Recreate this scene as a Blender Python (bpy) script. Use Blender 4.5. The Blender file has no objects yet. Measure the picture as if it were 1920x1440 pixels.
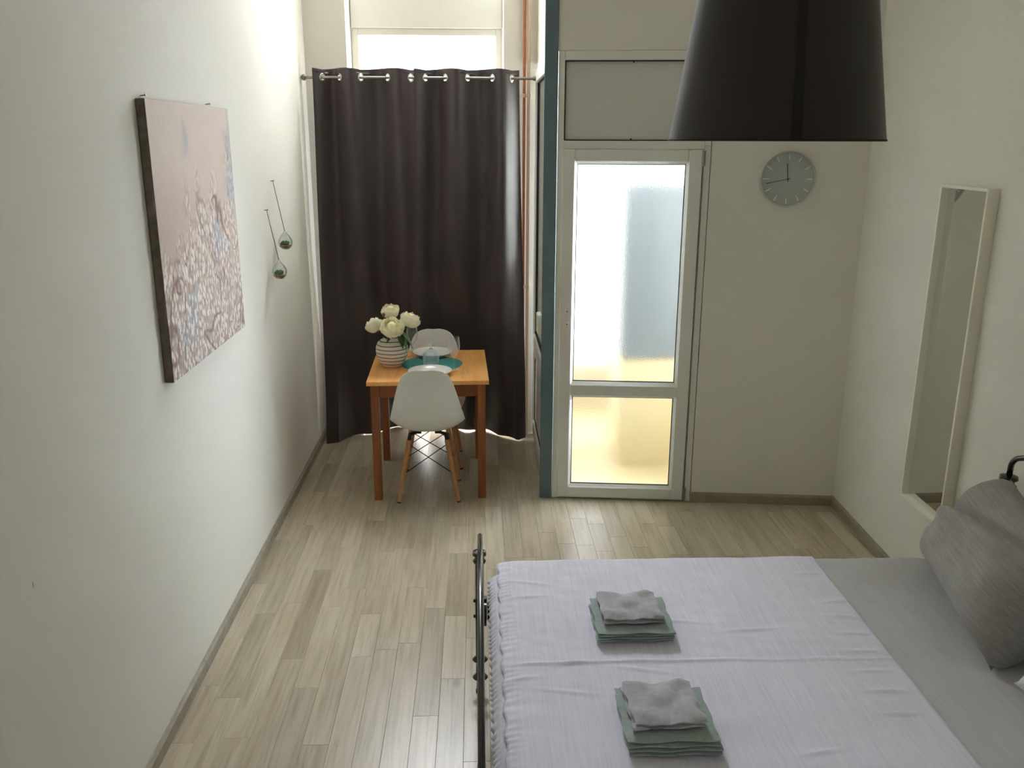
import bpy, bmesh, math, random
from mathutils import Vector, Matrix, Euler
R = math.radians
sc = bpy.context.scene
col = sc.collection
random.seed(7)

# ------------------------------------------------------------------ camera, world, daylight, exposure
F_PX = 1633.04
cam_d = bpy.data.cameras.new('camera'); cam = bpy.data.objects.new('camera', cam_d); col.objects.link(cam)
cam_d.sensor_width = 36.0; cam_d.lens = F_PX / 1920 * 36.0; cam_d.clip_start = 0.05
right = Vector((0.99921, -0.03941, 0.00326)); up = Vector((0.00746, 0.26866, 0.96321)); fwd = Vector((0.0380, 0.9624, -0.2687))
fwd.normalize(); right = (right - fwd * right.dot(fwd)).normalized(); up = right.cross(fwd)
m = Matrix((right, up, -fwd)).transposed().to_4x4(); m.translation = Vector((0, 0, 2.0711))
cam.matrix_world = m
sc.camera = cam

SKY = 3.0            # overcast sky radiance
world = bpy.data.worlds.new('overcast_sky'); sc.world = world; world.use_nodes = True
bg = world.node_tree.nodes['Background']; bg.inputs['Color'].default_value = (0.93, 0.97, 1.0, 1); bg.inputs['Strength'].default_value = SKY

def area_light(name, loc, rot, sx, sy, power, color, spread=180):
    d = bpy.data.lights.new(name, 'AREA'); d.shape = 'RECTANGLE'; d.size = sx; d.size_y = sy; d.energy = power; d.color = color; d.spread = R(spread)
    o = bpy.data.objects.new(name, d); col.objects.link(o); o.location = loc; o.rotation_euler = rot
    return o
# sky stand-in lamps: bay window, added upper window, added porch side window
area_light('bay_window_daylight', (-0.33, 7.0, 1.75), (R(-90), 0, 0), 1.15, 2.6, 110, (1.0, 0.94, 0.87))
area_light('bay_upper_fill_lamp', (-0.33, 6.80, 4.05), (R(-48), 0, 0), 1.0, 1.3, 125, (0.90, 0.94, 1.0))  # lamp behind the added upper window, brightens bed and table from above
area_light('porch_side_fill_lamp', (3.3, 5.98, 1.6), (R(90), 0, R(114)), 0.8, 2.0, 440, (0.80, 0.90, 1.0), 80)  # narrow lamp added to send light through the door onto the left wall

vs = sc.view_settings
vs.view_transform = 'Standard'; vs.look = 'None'; vs.gamma = 1.0; vs.use_curve_mapping = False
vs.exposure = 0.5
sc.cycles.max_bounces = 14; sc.cycles.diffuse_bounces = 8; sc.cycles.transmission_bounces = 10; sc.cycles.transparent_max_bounces = 12
sc.cycles.sample_clamp_indirect = 60.0
sc.cycles.use_denoising = True

# ------------------------------------------------------------------ material helpers
def lin(c):
    return tuple((v / 12.92 if v <= 0.04045 else ((v + 0.055) / 1.055) ** 2.4) for v in (x / 255 for x in c)) + (1.0,)

class NT:
    def __init__(s, name):
        s.m = bpy.data.materials.new(name); s.m.use_nodes = True; s.t = s.m.node_tree
        s.t.nodes.clear(); s.out = s.n('ShaderNodeOutputMaterial')
    def n(s, ty, **kw):
        nd = s.t.nodes.new(ty)
        for k, v in kw.items():
            if k in nd.inputs.keys() and not hasattr(nd, k): nd.inputs[k].default_value = v
            elif hasattr(nd, k): setattr(nd, k, v)
            else: nd.inputs[k].default_value = v
        return nd
    def l(s, a, b): s.t.links.new(a, b)
    def pr(s, base=None, rough=0.5, **kw):
        p = s.n('ShaderNodeBsdfPrincipled'); p.inputs['Roughness'].default_value = rough
        if base is not None: p.inputs['Base Color'].default_value = base
        for k, v in kw.items(): p.inputs[k].default_value = v
        s.l(p.outputs[0], s.out.inputs['Surface']); return p
    def coords(s, scale=(1, 1, 1), kind='Object', rand=False):
        tc = s.n('ShaderNodeTexCoord'); mp = s.n('ShaderNodeMapping'); mp.inputs['Scale'].default_value = scale
        src = tc.outputs[kind]
        if rand:
            oi = s.n('ShaderNodeObjectInfo'); mu = s.n('ShaderNodeMath', operation='MULTIPLY'); mu.inputs[1].default_value = 53.0
            s.l(oi.outputs['Random'], mu.inputs[0]); ad = s.n('ShaderNodeVectorMath', operation='ADD')
            s.l(src, ad.inputs[0]); s.l(mu.outputs[0], ad.inputs[1]); src = ad.outputs[0]
        s.l(src, mp.inputs['Vector']); return mp.outputs[0]
    def noise(s, vec, scale=5, detail=3, rough=0.5, dist=0.0):
        nz = s.n('ShaderNodeTexNoise'); nz.inputs['Scale'].default_value = scale; nz.inputs['Detail'].default_value = detail
        nz.inputs['Roughness'].default_value = rough; nz.inputs['Distortion'].default_value = dist
        if vec is not None: s.l(vec, nz.inputs['Vector'])
        return nz.outputs['Fac']
    def ramp(s, fac, stops):
        r = s.n('ShaderNodeValToRGB'); e = r.color_ramp.elements
        while len(e) < len(stops): e.new(0.5)
        for i, (p, c) in enumerate(stops): e[i].position = p; e[i].color = c
        s.l(fac, r.inputs['Fac']); return r.outputs['Color']
    def mix(s, fac, a, b, mode='MIX'):
        mx = s.n('ShaderNodeMix'); mx.data_type = 'RGBA'; mx.blend_type = mode
        for sock, v in ((mx.inputs[0], fac), (mx.inputs[6], a), (mx.inputs[7], b)):
            if isinstance(v, (int, float, tuple)): sock.default_value = v
            else: s.l(v, sock)
        return mx.outputs[2]
    def math(s, op, a, b=0.0):
        mt = s.n('ShaderNodeMath', operation=op)
        for i, v in enumerate((a, b)):
            if isinstance(v, (int, float)): mt.inputs[i].default_value = v
            else: s.l(v, mt.inputs[i])
        return mt.outputs[0]
    def bump(s, p, h, strength=0.3, dist=0.01):
        b = s.n('ShaderNodeBump'); b.inputs['Strength'].default_value = strength; b.inputs['Distance'].default_value = dist
        s.l(h, b.inputs['Height']); s.l(b.outputs[0], p.inputs['Normal'])

def simple(name, c, rough=0.5, metal=0.0, var=0.06, nscale=12, bump=0.0, bscale=200, bdist=0.002, **kw):
    t = NT(name); base = lin(c); p = t.pr(base, rough, Metallic=metal, **kw)
    v = t.coords()
    if var:
        f = t.noise(v, nscale, 3)
        a = tuple(x * (1 - var) for x in base[:3]) + (1,); b = tuple(min(1, x * (1 + var)) for x in base[:3]) + (1,)
        t.l(t.ramp(f, [(0.3, a), (0.7, b)]), p.inputs['Base Color'])
    if bump: t.bump(p, t.noise(v, bscale, 2), bump, bdist)
    return t.m

M = {}
M['wall'] = simple('white_wall_paint', (226, 223, 213), 0.85, var=0.008, nscale=2.5, bump=0.08, bscale=90, bdist=0.003)
M['woodchip'] = simple('white_woodchip_wallpaper', (222, 220, 210), 0.9, var=0.012, nscale=3, bump=0.5, bscale=110, bdist=0.005)
M['ceiling'] = simple('white_ceiling_paint', (230, 227, 218), 0.9, var=0.01)
M['teal'] = simple('blue_grey_post_paint', (98, 119, 126), 0.5, var=0.05, nscale=6, bump=0.1, bscale=40)
M['pvc'] = simple('white_pvc', (224, 224, 216), 0.35, var=0.01)
M['panel'] = simple('greyish_white_panel', (206, 206, 198), 0.5, var=0.02, nscale=3)
M['gasket'] = simple('black_rubber_gasket', (24, 24, 22), 0.6, var=0)
M['skirt'] = simple('grey_oak_skirting', (150, 141, 122), 0.5, var=0.10, nscale=20)
M['skirt_pale'] = simple('grey_plaster', (150, 148, 142), 0.9, var=0.05)
M['black_metal'] = simple('black_metal', (20, 20, 21), 0.32, metal=0.0, var=0.1, bump=0.05)
M['iron'] = simple('black_lacquered_iron', (17, 19, 20), 0.25, var=0.1, nscale=30, bump=0.08, bscale=90)
M['iron'].node_tree.nodes['Principled BSDF'].inputs['Coat Weight'].default_value = 0.4
M['chrome'] = simple('brushed_chrome', (205, 203, 200), 0.22, metal=1.0, var=0)
M['steel'] = simple('dull_steel', (150, 145, 135), 0.4, metal=1.0, var=0)
M['copper'] = simple('copper_pipe_metal', (170, 112, 82), 0.38, metal=0.6, var=0.12, nscale=15)
M['cream_pipe'] = simple('cream_pipe_paint', (214, 190, 160), 0.45, var=0.06)
M['white_plastic'] = simple('white_shell_plastic', (232, 231, 226), 0.38, var=0.01)
M['beech'] = None
M['porcelain'] = simple('white_porcelain', (240, 240, 237), 0.18, var=0)
M['teal_mat'] = simple('teal_felt', (66, 142, 140), 0.85, var=0.1, nscale=60, bump=0.4, bscale=300)
M['string'] = simple('jute_string', (120, 104, 82), 0.9, var=0.1)
M['moss'] = simple('green_moss', (64, 110, 38), 0.9, var=0.35, nscale=90, bump=0.8, bscale=180, bdist=0.006)
M['pebble'] = simple('brown_gravel', (128, 98, 60), 0.9, var=0.35, nscale=120, bump=0.8, bscale=160, bdist=0.004)
M['leaf'] = simple('peony_leaf', (40, 74, 36), 0.45, var=0.25, nscale=30)
M['leaf_pale'] = simple('pale_peony_leaf', (126, 152, 116), 0.5, var=0.15, nscale=30)
M['stem'] = simple('green_stem', (82, 110, 58), 0.5, var=0.1)
M['petal'] = simple('cream_petal', (252, 249, 224), 0.6, var=0.02, nscale=25, **{'Subsurface Weight': 0.0})
M['petal_inner'] = simple('yellowish_petal', (250, 243, 196), 0.6, var=0.03, nscale=25)
M['bud'] = simple('red_brown_bud', (120, 52, 40), 0.6, var=0.1)
M['towel_green'] = simple('green_grey_terry', (162, 176, 174), 0.95, var=0.10, nscale=60, bump=0.12, bscale=220, bdist=0.003)
M['towel_grey'] = simple('mid_grey_terry', (184, 185, 193), 0.95, var=0.10, nscale=60, bump=0.12, bscale=220, bdist=0.003)
M['mattress'] = simple('beige_mattress_fabric', (172, 162, 150), 0.9, var=0.04, bump=0.2, bscale=300)
M['clock_rim'] = simple('pale_grey_clock_rim', (196, 196, 188), 0.35, var=0)
M['clock_face'] = simple('grey_clock_face', (172, 180, 176), 0.45, var=0.02)
M['clock_mark'] = simple('light_clock_mark', (236, 236, 230), 0.4, var=0)
M['clock_hand'] = simple('dark_grey_clock_hand', (62, 66, 62), 0.4, var=0)
M['mirror_frame'] = simple('cream_white_lacquer', (232, 229, 212), 0.35, var=0.01)
M['backing'] = simple('brown_hardboard', (120, 96, 72), 0.8)
M['cable'] = simple('grey_cable', (70, 70, 70), 0.6, var=0)
M['porch_tile'] = simple('cream_tile', (198, 180, 142), 0.35, var=0.04, nscale=3)
M['porch_wall'] = simple('greige_porch_paint', (176, 164, 138), 0.8, var=0.02)
M['cream_front'] = simple('cream_cupboard_front', (206, 188, 148), 0.5, var=0.02)
M['cabinet'] = simple('blue_grey_cabinet_lacquer', (104, 108, 112), 0.5, var=0.03)
M['bulb'] = simple('opal_bulb', (236, 232, 222), 0.3, var=0)

t = NT('beech_wood'); p = t.pr(None, 0.45); v = t.coords((30, 30, 2.2))
t.l(t.ramp(t.noise(v, 4, 4, 0.6, 0.4), [(0.3, lin((176, 122, 74))), (0.7, lin((206, 152, 100)))]), p.inputs['Base Color']); M['beech'] = t.m

def wood(name, c0, c1, c2, rough):
    t = NT(name); p = t.pr(None, rough); v = t.coords((26, 1.6, 26), rand=True)
    f = t.noise(v, 2.0, 5, 0.6, 0.6)
    c = t.ramp(f, [(0.28, lin(c0)), (0.5, lin(c1)), (0.75, lin(c2))])
    t.l(c, p.inputs['Base Color']); t.bump(p, f, 0.06, 0.002); p.inputs['Coat Weight'].default_value = 0.15; return t
M['pine'] = wood('oiled_orange_pine', (230, 156, 82), (246, 182, 106), (250, 198, 130), 0.35).m
t = NT('oiled_orange_pine_shaded'); p = t.pr(None, 0.4); v = t.coords((26, 26, 1.6), rand=True)  # shaded copy of the pine: backlit legs and aprons darkened in the colour
t.l(t.ramp(t.noise(v, 2.0, 5, 0.6, 0.6), [(0.28, lin((126, 70, 28))), (0.7, lin((156, 92, 40)))]), p.inputs['Base Color']); M['pine_shaded'] = t.m

# laminate plank: tone per plank, long grain, a few knots
t = NT('grey_oak_laminate'); p = t.pr(None, 0.30)
oi = t.n('ShaderNodeObjectInfo')
tone = t.ramp(oi.outputs['Random'], [(0.0, lin((174, 164, 143))), (0.2, lin((186, 175, 153))), (0.8, lin((194, 184, 163))), (1.0, lin((205, 196, 176)))])
v = t.coords((34, 1.6, 1), rand=True); f = t.noise(v, 1.6, 6, 0.62, 0.5)
grain = t.ramp(f, [(0.25, lin((196, 190, 182))), (0.55, (1, 1, 1, 1)), (0.8, lin((255, 252, 246)))])
c = t.mix(0.75, tone, grain, 'MULTIPLY')
v1 = t.coords((7, 1.1, 1), rand=True); patch = t.ramp(t.noise(v1, 1.3, 2), [(0.35, lin((222, 214, 202))), (0.62, (1, 1, 1, 1))])
c = t.mix(0.6, c, patch, 'MULTIPLY')
v2 = t.coords((3.6, 1.5, 1), rand=True)
vo = t.n('ShaderNodeTexVoronoi'); vo.inputs['Scale'].default_value = 1.0; t.l(v2, vo.inputs['Vector'])
knot = t.ramp(vo.outputs['Distance'], [(0.0, (1, 1, 1, 1)), (0.035, (0.7, 0.7, 0.7, 1)), (0.075, (0, 0, 0, 1))])
c = t.mix(t.math('MULTIPLY', knot, 0.6), c, lin((104, 90, 70)))
t.l(c, p.inputs['Base Color']); t.bump(p, f, 0.05, 0.002); M['laminate'] = t.m

# clear glass of the bay window
t = NT('clear_window_glass'); tr = t.n('ShaderNodeBsdfTransparent'); gl = t.n('ShaderNodeBsdfGlossy'); gl.inputs['Roughness'].default_value = 0.02
mx = t.n('ShaderNodeMixShader'); mx.inputs[0].default_value = 0.07; t.l(tr.outputs[0], mx.inputs[1]); t.l(gl.outputs[0], mx.inputs[2]); t.l(mx.outputs[0], t.out.inputs['Surface']); M['glass'] = t.m
# frosted door glass
t = NT('frosted_door_glass'); p = t.pr((0.98, 0.985, 0.98, 1), 0.22, IOR=1.35); p.inputs['Transmission Weight'].default_value = 1.0
v = t.coords((1, 1, 1)); h = t.noise(v, 160, 1); t.bump(p, h, 0.18, 0.004); M['frosted'] = t.m
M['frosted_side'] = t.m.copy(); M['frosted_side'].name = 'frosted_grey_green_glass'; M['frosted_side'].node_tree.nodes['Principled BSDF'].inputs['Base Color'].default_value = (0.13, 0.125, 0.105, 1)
# drinking glass and jar
t = NT('thin_clear_glass'); tr = t.n('ShaderNodeBsdfTransparent'); tr.inputs['Color'].default_value = (0.95, 0.97, 0.97, 1); gl = t.n('ShaderNodeBsdfGlossy'); gl.inputs['Roughness'].default_value = 0.04
lw = t.n('ShaderNodeLayerWeight'); lw.inputs['Blend'].default_value = 0.35; fc = t.ramp(lw.outputs['Facing'], [(0.15, (0.06, 0.06, 0.06, 1)), (0.95, (0.62, 0.62, 0.62, 1))])
mx = t.n('ShaderNodeMixShader'); t.l(fc, mx.inputs[0]); t.l(tr.outputs[0], mx.inputs[1]); t.l(gl.outputs[0], mx.inputs[2]); t.l(mx.outputs[0], t.out.inputs['Surface']); M['crystal'] = t.m
t = NT('fine_wine_glass'); tr = t.n('ShaderNodeBsdfTransparent'); p = t.n('ShaderNodeBsdfPrincipled'); p.inputs['Base Color'].default_value = (0.85, 0.88, 0.9, 1); p.inputs['Roughness'].default_value = 0.05
lw = t.n('ShaderNodeLayerWeight'); lw.inputs['Blend'].default_value = 0.4; fc = t.ramp(lw.outputs['Facing'], [(0.2, (0.05, 0.05, 0.05, 1)), (0.95, (0.55, 0.55, 0.55, 1))])  # pale diffuse rim stands in for highlights on the glass
mx = t.n('ShaderNodeMixShader'); t.l(fc, mx.inputs[0]); t.l(tr.outputs[0], mx.inputs[1]); t.l(p.outputs[0], mx.inputs[2]); t.l(mx.outputs[0], t.out.inputs['Surface']); M['wine'] = t.m
t = NT('milky_pressed_glass'); tr = t.n('ShaderNodeBsdfTransparent'); tr.inputs['Color'].default_value = (0.93, 0.97, 0.98, 1); p = t.n('ShaderNodeBsdfPrincipled'); p.inputs['Base Color'].default_value = (0.86, 0.90, 0.92, 1); p.inputs['Roughness'].default_value = 0.08
lw = t.n('ShaderNodeLayerWeight'); lw.inputs['Blend'].default_value = 0.4; fc = t.ramp(lw.outputs['Facing'], [(0.1, (0.14, 0.14, 0.14, 1)), (0.95, (0.7, 0.7, 0.7, 1))])
mx = t.n('ShaderNodeMixShader'); t.l(fc, mx.inputs[0]); t.l(tr.outputs[0], mx.inputs[1]); t.l(p.outputs[0], mx.inputs[2]); t.l(mx.outputs[0], t.out.inputs['Surface']); M['jar'] = t.m
# mirror silver
t = NT('mirror_silver'); t.pr((0.86, 0.88, 0.86, 1), 0.02, Metallic=1.0); M['silver'] = t.m
# striped vase
t = NT('white_vase_with_black_rings'); p = t.pr(None, 0.35); tc = t.n('ShaderNodeTexCoord'); sx = t.n('ShaderNodeSeparateXYZ'); t.l(tc.outputs['Object'], sx.inputs[0])
w = t.noise(t.coords((6, 6, 6)), 2.0, 2); z = t.math('ADD', sx.outputs['Z'], t.math('MULTIPLY', w, 0.006))
fr = t.math('FRACT', t.math('DIVIDE', z, 0.0232)); s_ = t.math('LESS_THAN', fr, 0.19)
t.l(t.mix(s_, lin((228, 222, 210)), lin((22, 20, 20))), p.inputs['Base Color']); M['vase'] = t.m
# curtain cloth
t = NT('charcoal_blackout_cloth'); p = t.pr(lin((64, 53, 55)), 0.42); p.inputs['Sheen Weight'].default_value = 0.5; p.inputs['Sheen Roughness'].default_value = 0.4
v = t.coords((1, 1, 1)); wv = t.noise(t.coords((900, 900, 260)), 1.0, 1)
t.l(t.ramp(t.noise(v, 3, 2), [(0.3, lin((62, 51, 53))), (0.7, lin((70, 58, 60)))]), p.inputs['Base Color']); t.bump(p, wv, 0.12, 0.001); M['curtain'] = t.m
# lamp shade cloth
t = NT('brown_grey_shade_cloth'); p = t.pr(lin((46, 41, 36)), 0.85); p.inputs['Sheen Weight'].default_value = 0.3
wv = t.noise(t.coords((500, 500, 500)), 1.0, 1); t.bump(p, wv, 0.15, 0.001); M['shade'] = t.m
M['shade_seam'] = simple('dark_shade_seam', (34, 30, 26), 0.85, var=0.03)
# bed linen: pale grey, slubby threads
def linen(name, c0, c1, along):
    t = NT(name); p = t.pr(None, 0.85); p.inputs['Sheen Weight'].default_value = 0.15
    v = t.coords((160, 5, 30) if along == 'y' else (5, 160, 30)); f = t.noise(v, 1.0, 4, 0.6)
    c = t.ramp(f, [(0.3, lin(c0)), (0.7, lin(c1))]); t.l(c, p.inputs['Base Color'])
    wr = t.noise(t.coords((1, 1, 1)), 7, 4, 0.55, 0.8)
    hh = t.math('ADD', t.math('MULTIPLY', f, 0.12), wr); t.bump(p, hh, 0.22, 0.012); return t.m
M['cover'] = linen('pale_lilac_grey_linen', (218, 218, 236), (232, 232, 248), 'y')
M['sheet'] = linen('pale_grey_linen_dimmed', (188, 188, 192), (200, 200, 203), 'y')  # darker than the cover: light falloff towards the head put into the colour
M['pillow'] = linen('mid_grey_slub_linen', (142, 140, 137), (162, 160, 157), 'x')
M['pillow_pale'] = linen('light_grey_pillow_linen', (206, 205, 208), (220, 219, 222), 'x')
# painted canvas: blossom impression (flat print), local x = along wall, z = up
t = NT('blossom_painting_print'); p = t.pr(None, 0.7)
tc = t.n('ShaderNodeTexCoord'); sx = t.n('ShaderNodeSeparateXYZ'); t.l(tc.outputs['Object'], sx.inputs[0])
zz = t.math('DIVIDE', sx.outputs['Z'], 0.967)
cl = t.noise(t.coords((1, 1, 1)), 3.0, 3)
skyc = t.ramp(t.math('ADD', zz, t.math('MULTIPLY', cl, 0.25)), [(0.25, lin((172, 160, 153))), (0.62, lin((192, 172, 156))), (1.15, lin((214, 198, 186)))])
blue = t.ramp(t.noise(t.coords((1, 1.4, 1)), 3.4, 2), [(0.58, (0, 0, 0, 1)), (0.68, (1, 1, 1, 1))])
base = t.mix(t.math('MULTIPLY', blue, 0.75), skyc, lin((160, 168, 176)))
dens = t.math('SUBTRACT', t.math('ADD', t.math('MULTIPLY', t.noise(t.coords((1, 1.2, 0.7)), 4.0, 3, 0.6), 1.5), 0.22), zz)
dm = t.ramp(dens, [(0.28, (0, 0, 0, 1)), (0.6, (1, 1, 1, 1))])
def dabs(scale, rnd, thr, seed):
    vv = t.coords((1, 1.0, 0.55)); vo = t.n('ShaderNodeTexVoronoi'); vo.inputs['Scale'].default_value = scale; vo.inputs['Randomness'].default_value = rnd
    ad = t.n('ShaderNodeVectorMath', operation='ADD'); ad.inputs[1].default_value = (seed, seed * 1.7, seed * .6); t.l(vv, ad.inputs[0]); t.l(ad.outputs[0], vo.inputs['Vector'])
    return t.ramp(vo.outputs['Distance'], [(thr, (1, 1, 1, 1)), (thr + 0.12, (0, 0, 0, 1))]), vo.outputs['Color']
d1, c1 = dabs(46, 1, 0.40, 1.0)
brn = t.mix(t.math('MULTIPLY', t.math('MULTIPLY', d1, dm), 0.6), base, lin((140, 108, 92)))
d2, c2 = dabs(52, 1, 0.36, 5.0)
wht = t.mix(t.math('MULTIPLY', t.math('MULTIPLY', d2, dm), 0.9), brn, lin((232, 220, 212)))
br = t.noise(t.coords((1, 1.4, 1.1)), 2.3, 2, 0.5, 0.7)
brm = t.ramp(t.math('ABSOLUTE', t.math('SUBTRACT', br, 0.5)), [(0.004, (1, 1, 1, 1)), (0.016, (0, 0, 0, 1))])
c = t.mix(t.math('MULTIPLY', t.math('MULTIPLY', brm, dm), 0.75), wht, lin((112, 66, 48)))
t.l(c, p.inputs['Base Color']); t.bump(p, t.math('ADD', d1, d2), 0.1, 0.002); M['painting'] = t.m
t = NT('painted_canvas_edge'); p = t.pr(None, 0.8)
t.l(t.ramp(t.noise(t.coords((1, 1, 1)), 14, 4, 0.6), [(0.3, lin((88, 78, 70))), (0.6, lin((120, 110, 101))), (0.8, lin((146, 128, 116)))]), p.inputs['Base Color']); M['canvas_edge'] = t.m

# ------------------------------------------------------------------ mesh helpers
def new(): return bmesh.new()
def box(bm, a, b, bevel=0.0, rot=None, piv=None, seg=1):
    r = bmesh.ops.create_cube(bm, size=1.0); vsx = r['verts']
    for v in vsx:
        v.co = Vector(((a[0] + b[0]) / 2 + v.co.x * (b[0] - a[0]), (a[1] + b[1]) / 2 + v.co.y * (b[1] - a[1]), (a[2] + b[2]) / 2 + v.co.z * (b[2] - a[2])))
    if bevel:
        es = list({e for v in vsx for e in v.link_edges})
        rb = bmesh.ops.bevel(bm, geom=es, offset=bevel, segments=seg, affect='EDGES'); vsx = list({v for f in rb['faces'] for v in f.verts} | {v for v in vsx if v.is_valid})
    if rot is not None: bmesh.ops.rotate(bm, verts=vsx, cent=piv or (0, 0, 0), matrix=rot)
    return vsx
def bx(a, b, bevel=0.0): bm = new(); box(bm, a, b, bevel); return bm
def tube(bm, pts, rad, n=10, caps=True):
    pts = [Vector(p) for p in pts]; rings = []
    rr = rad if isinstance(rad, (list, tuple)) else [rad] * len(pts)
    tan = [(pts[min(i + 1, len(pts) - 1)] - pts[max(i - 1, 0)]).normalized() for i in range(len(pts))]
    ref = Vector((0, 0, 1)) if abs(tan[0].z) < 0.9 else Vector((1, 0, 0))
    u = tan[0].cross(ref).normalized()
    for i, p_ in enumerate(pts):
        u = (u - tan[i] * u.dot(tan[i])).normalized(); w = tan[i].cross(u)
        rings.append([bm.verts.new(p_ + (u * math.cos(2 * math.pi * k / n) + w * math.sin(2 * math.pi * k / n)) * rr[i]) for k in range(n)])
    for a, b in zip(rings, rings[1:]):
        for k in range(n): bm.faces.new((a[k], a[(k + 1) % n], b[(k + 1) % n], b[k]))
    if caps: bm.faces.new(rings[0][::-1]); bm.faces.new(rings[-1])
    return bm
def lathe(bm, prof, n=28, c=(0, 0, 0)):
    rings = []
    for r, z in prof:
        if r < 1e-6: rings.append([bm.verts.new((c[0], c[1], c[2] + z))])
        else: rings.append([bm.verts.new((c[0] + r * math.cos(2 * math.pi * k / n), c[1] + r * math.sin(2 * math.pi * k / n), c[2] + z)) for k in range(n)])
    for a, b in zip(rings, rings[1:]):
        for k in range(n):
            k2 = (k + 1) % n
            if len(a) == 1 and len(b) == 1: continue
            if len(a) == 1: bm.faces.new((a[0], b[k2], b[k]))
            elif len(b) == 1: bm.faces.new((a[k], a[k2], b[0]))
            else: bm.faces.new((a[k], a[k2], b[k2], b[k]))
    return bm
def torus(bm, c, axis, R0, r0, n=20, k=8):
    axis = Vector(axis).normalized(); ref = Vector((0, 0, 1)) if abs(axis.z) < .9 else Vector((1, 0, 0))
    u = axis.cross(ref).normalized(); w = axis.cross(u); c = Vector(c); rings = []
    for i in range(n):
        a = 2 * math.pi * i / n; d = u * math.cos(a) + w * math.sin(a)
        rings.append([bm.verts.new(c + d * (R0 + r0 * math.cos(2 * math.pi * j / k)) + axis * r0 * math.sin(2 * math.pi * j / k)) for j in range(k)])
    for i in range(n):
        a, b = rings[i], rings[(i + 1) % n]
        for j in range(k): bm.faces.new((a[j], b[j], b[(j + 1) % k], a[(j + 1) % k]))
    return bm
def grid(bm, nu, nv, fn, skip=None):
    V = [[bm.verts.new(fn(i / nu, j / nv)) for j in range(nv + 1)] for i in range(nu + 1)]
    for i in range(nu):
        for j in range(nv):
            if skip and skip((i + .5) / nu, (j + .5) / nv): continue
            bm.faces.new((V[i][j], V[i + 1][j], V[i + 1][j + 1], V[i][j + 1]))
    return V
def thicken(bm, th):
    bmesh.ops.recalc_face_normals(bm, faces=bm.faces); bmesh.ops.solidify(bm, geom=bm.faces[:], thickness=th)
def ball(bm, c, r, sub=2):
    q = bmesh.ops.create_icosphere(bm, subdivisions=sub, radius=1.0)
    rr = r if isinstance(r, (tuple, list)) else (r, r, r)
    for v in q['verts']: v.co = Vector((c[0] + v.co.x * rr[0], c[1] + v.co.y * rr[1], c[2] + v.co.z * rr[2]))
    return q['verts']

def obj(name, bm, mat, parent=None, smooth=False, fixn=True, **props):
    if isinstance(bm, bpy.types.Mesh): me = bm
    else:
        if fixn: bmesh.ops.recalc_face_normals(bm, faces=bm.faces)
        me = bpy.data.meshes.new(name); bm.to_mesh(me); bm.free()
        mats = mat if isinstance(mat, (list, tuple)) else [mat]
        for q in mats: me.materials.append(q)
        if smooth:
            for f in me.polygons: f.use_smooth = True
            if smooth != True: me.set_sharp_from_angle(angle=R(smooth))
    o = bpy.data.objects.new(name, me); col.objects.link(o)
    if parent is not None: o.parent = parent
    for k, v in props.items(): o[k] = v
    return o
def thing(name, label, cat, loc=(0, 0, 0), rz=0.0, group=None, rot=None):
    o = bpy.data.objects.new(name, None); o.empty_display_size = 0.1; col.objects.link(o)
    o.location = loc; o.rotation_euler = rot if rot else (0, 0, rz); o['label'] = label; o['category'] = cat
    if group: o['group'] = group
    return o
def struct(name, bm=None, mat=None, loc=(0, 0, 0), rz=0.0, smooth=False):
    if bm is None: o = bpy.data.objects.new(name, None); o.empty_display_size = 0.1; col.objects.link(o)
    else: o = obj(name, bm, mat, smooth=smooth)
    o.location = loc; o.rotation_euler = (0, 0, rz); o['kind'] = 'structure'; return o
def clone(root, loc, rz, label):
    r = root.copy(); col.objects.link(r); r.location = loc; r.rotation_euler = (0, 0, rz); r['label'] = label
    for ch in list(root.children):
        c_ = ch.copy(); col.objects.link(c_); c_.parent = r
        for g in ch.children:
            d_ = g.copy(); col.objects.link(d_); d_.parent = c_
    return r

# ------------------------------------------------------------------ dimensions recovered from the perspective
XL = -1.118                       # left wall face
YB = 6.08                         # bay back wall face
CEIL = 4.30  # not recovered: raised out of view to fit the added upper window
DS = 0.102; DA = -math.atan(DS); DORG = (0, 4.912, 0)      # frosted-door wall: y = 4.912 - .102 x
def dwall_y(x): return 4.912 - DS * x
RA = -math.atan(0.032); RORG = (1.9345, 0, 0)               # right wall: x = 1.9345 + .032 y
def rwall_x(y): return 1.9345 + 0.032 * y
XP = 0.40                         # glazed side of the bay

# ------------------------------------------------------------------ room shell
floor = struct('floor', bx((-1.3, -2.6, -0.12), (2.3, 6.6, -0.009)), M['gasket'])
struct('ceiling', bx((-1.3, -2.6, CEIL), (2.4, 6.5, CEIL + 0.12)), M['ceiling'])
struct('wall_left', bx((XL - 0.18, -2.6, -0.01), (XL, YB + 0.3, CEIL)), M['wall'])
bm = new(); box(bm, (-1.3, -2.1, -0.01), (-0.95, -1.95, CEIL)); box(bm, (-0.35, -2.1, -0.01), (2.3, -1.95, CEIL)); box(bm, (-0.95, -2.1, -0.01), (-0.35, -1.95, 1.7)); box(bm, (-0.95, -2.1, 2.4), (-0.35, -1.95, CEIL))  # unseen opening added behind the camera to let in fill light
struct('wall_front', bm, M['wall'])
struct('wall_right', bx((0, -2.6, -0.01), (0.16, 4.95, CEIL)), M['woodchip'], RORG, RA)
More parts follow.
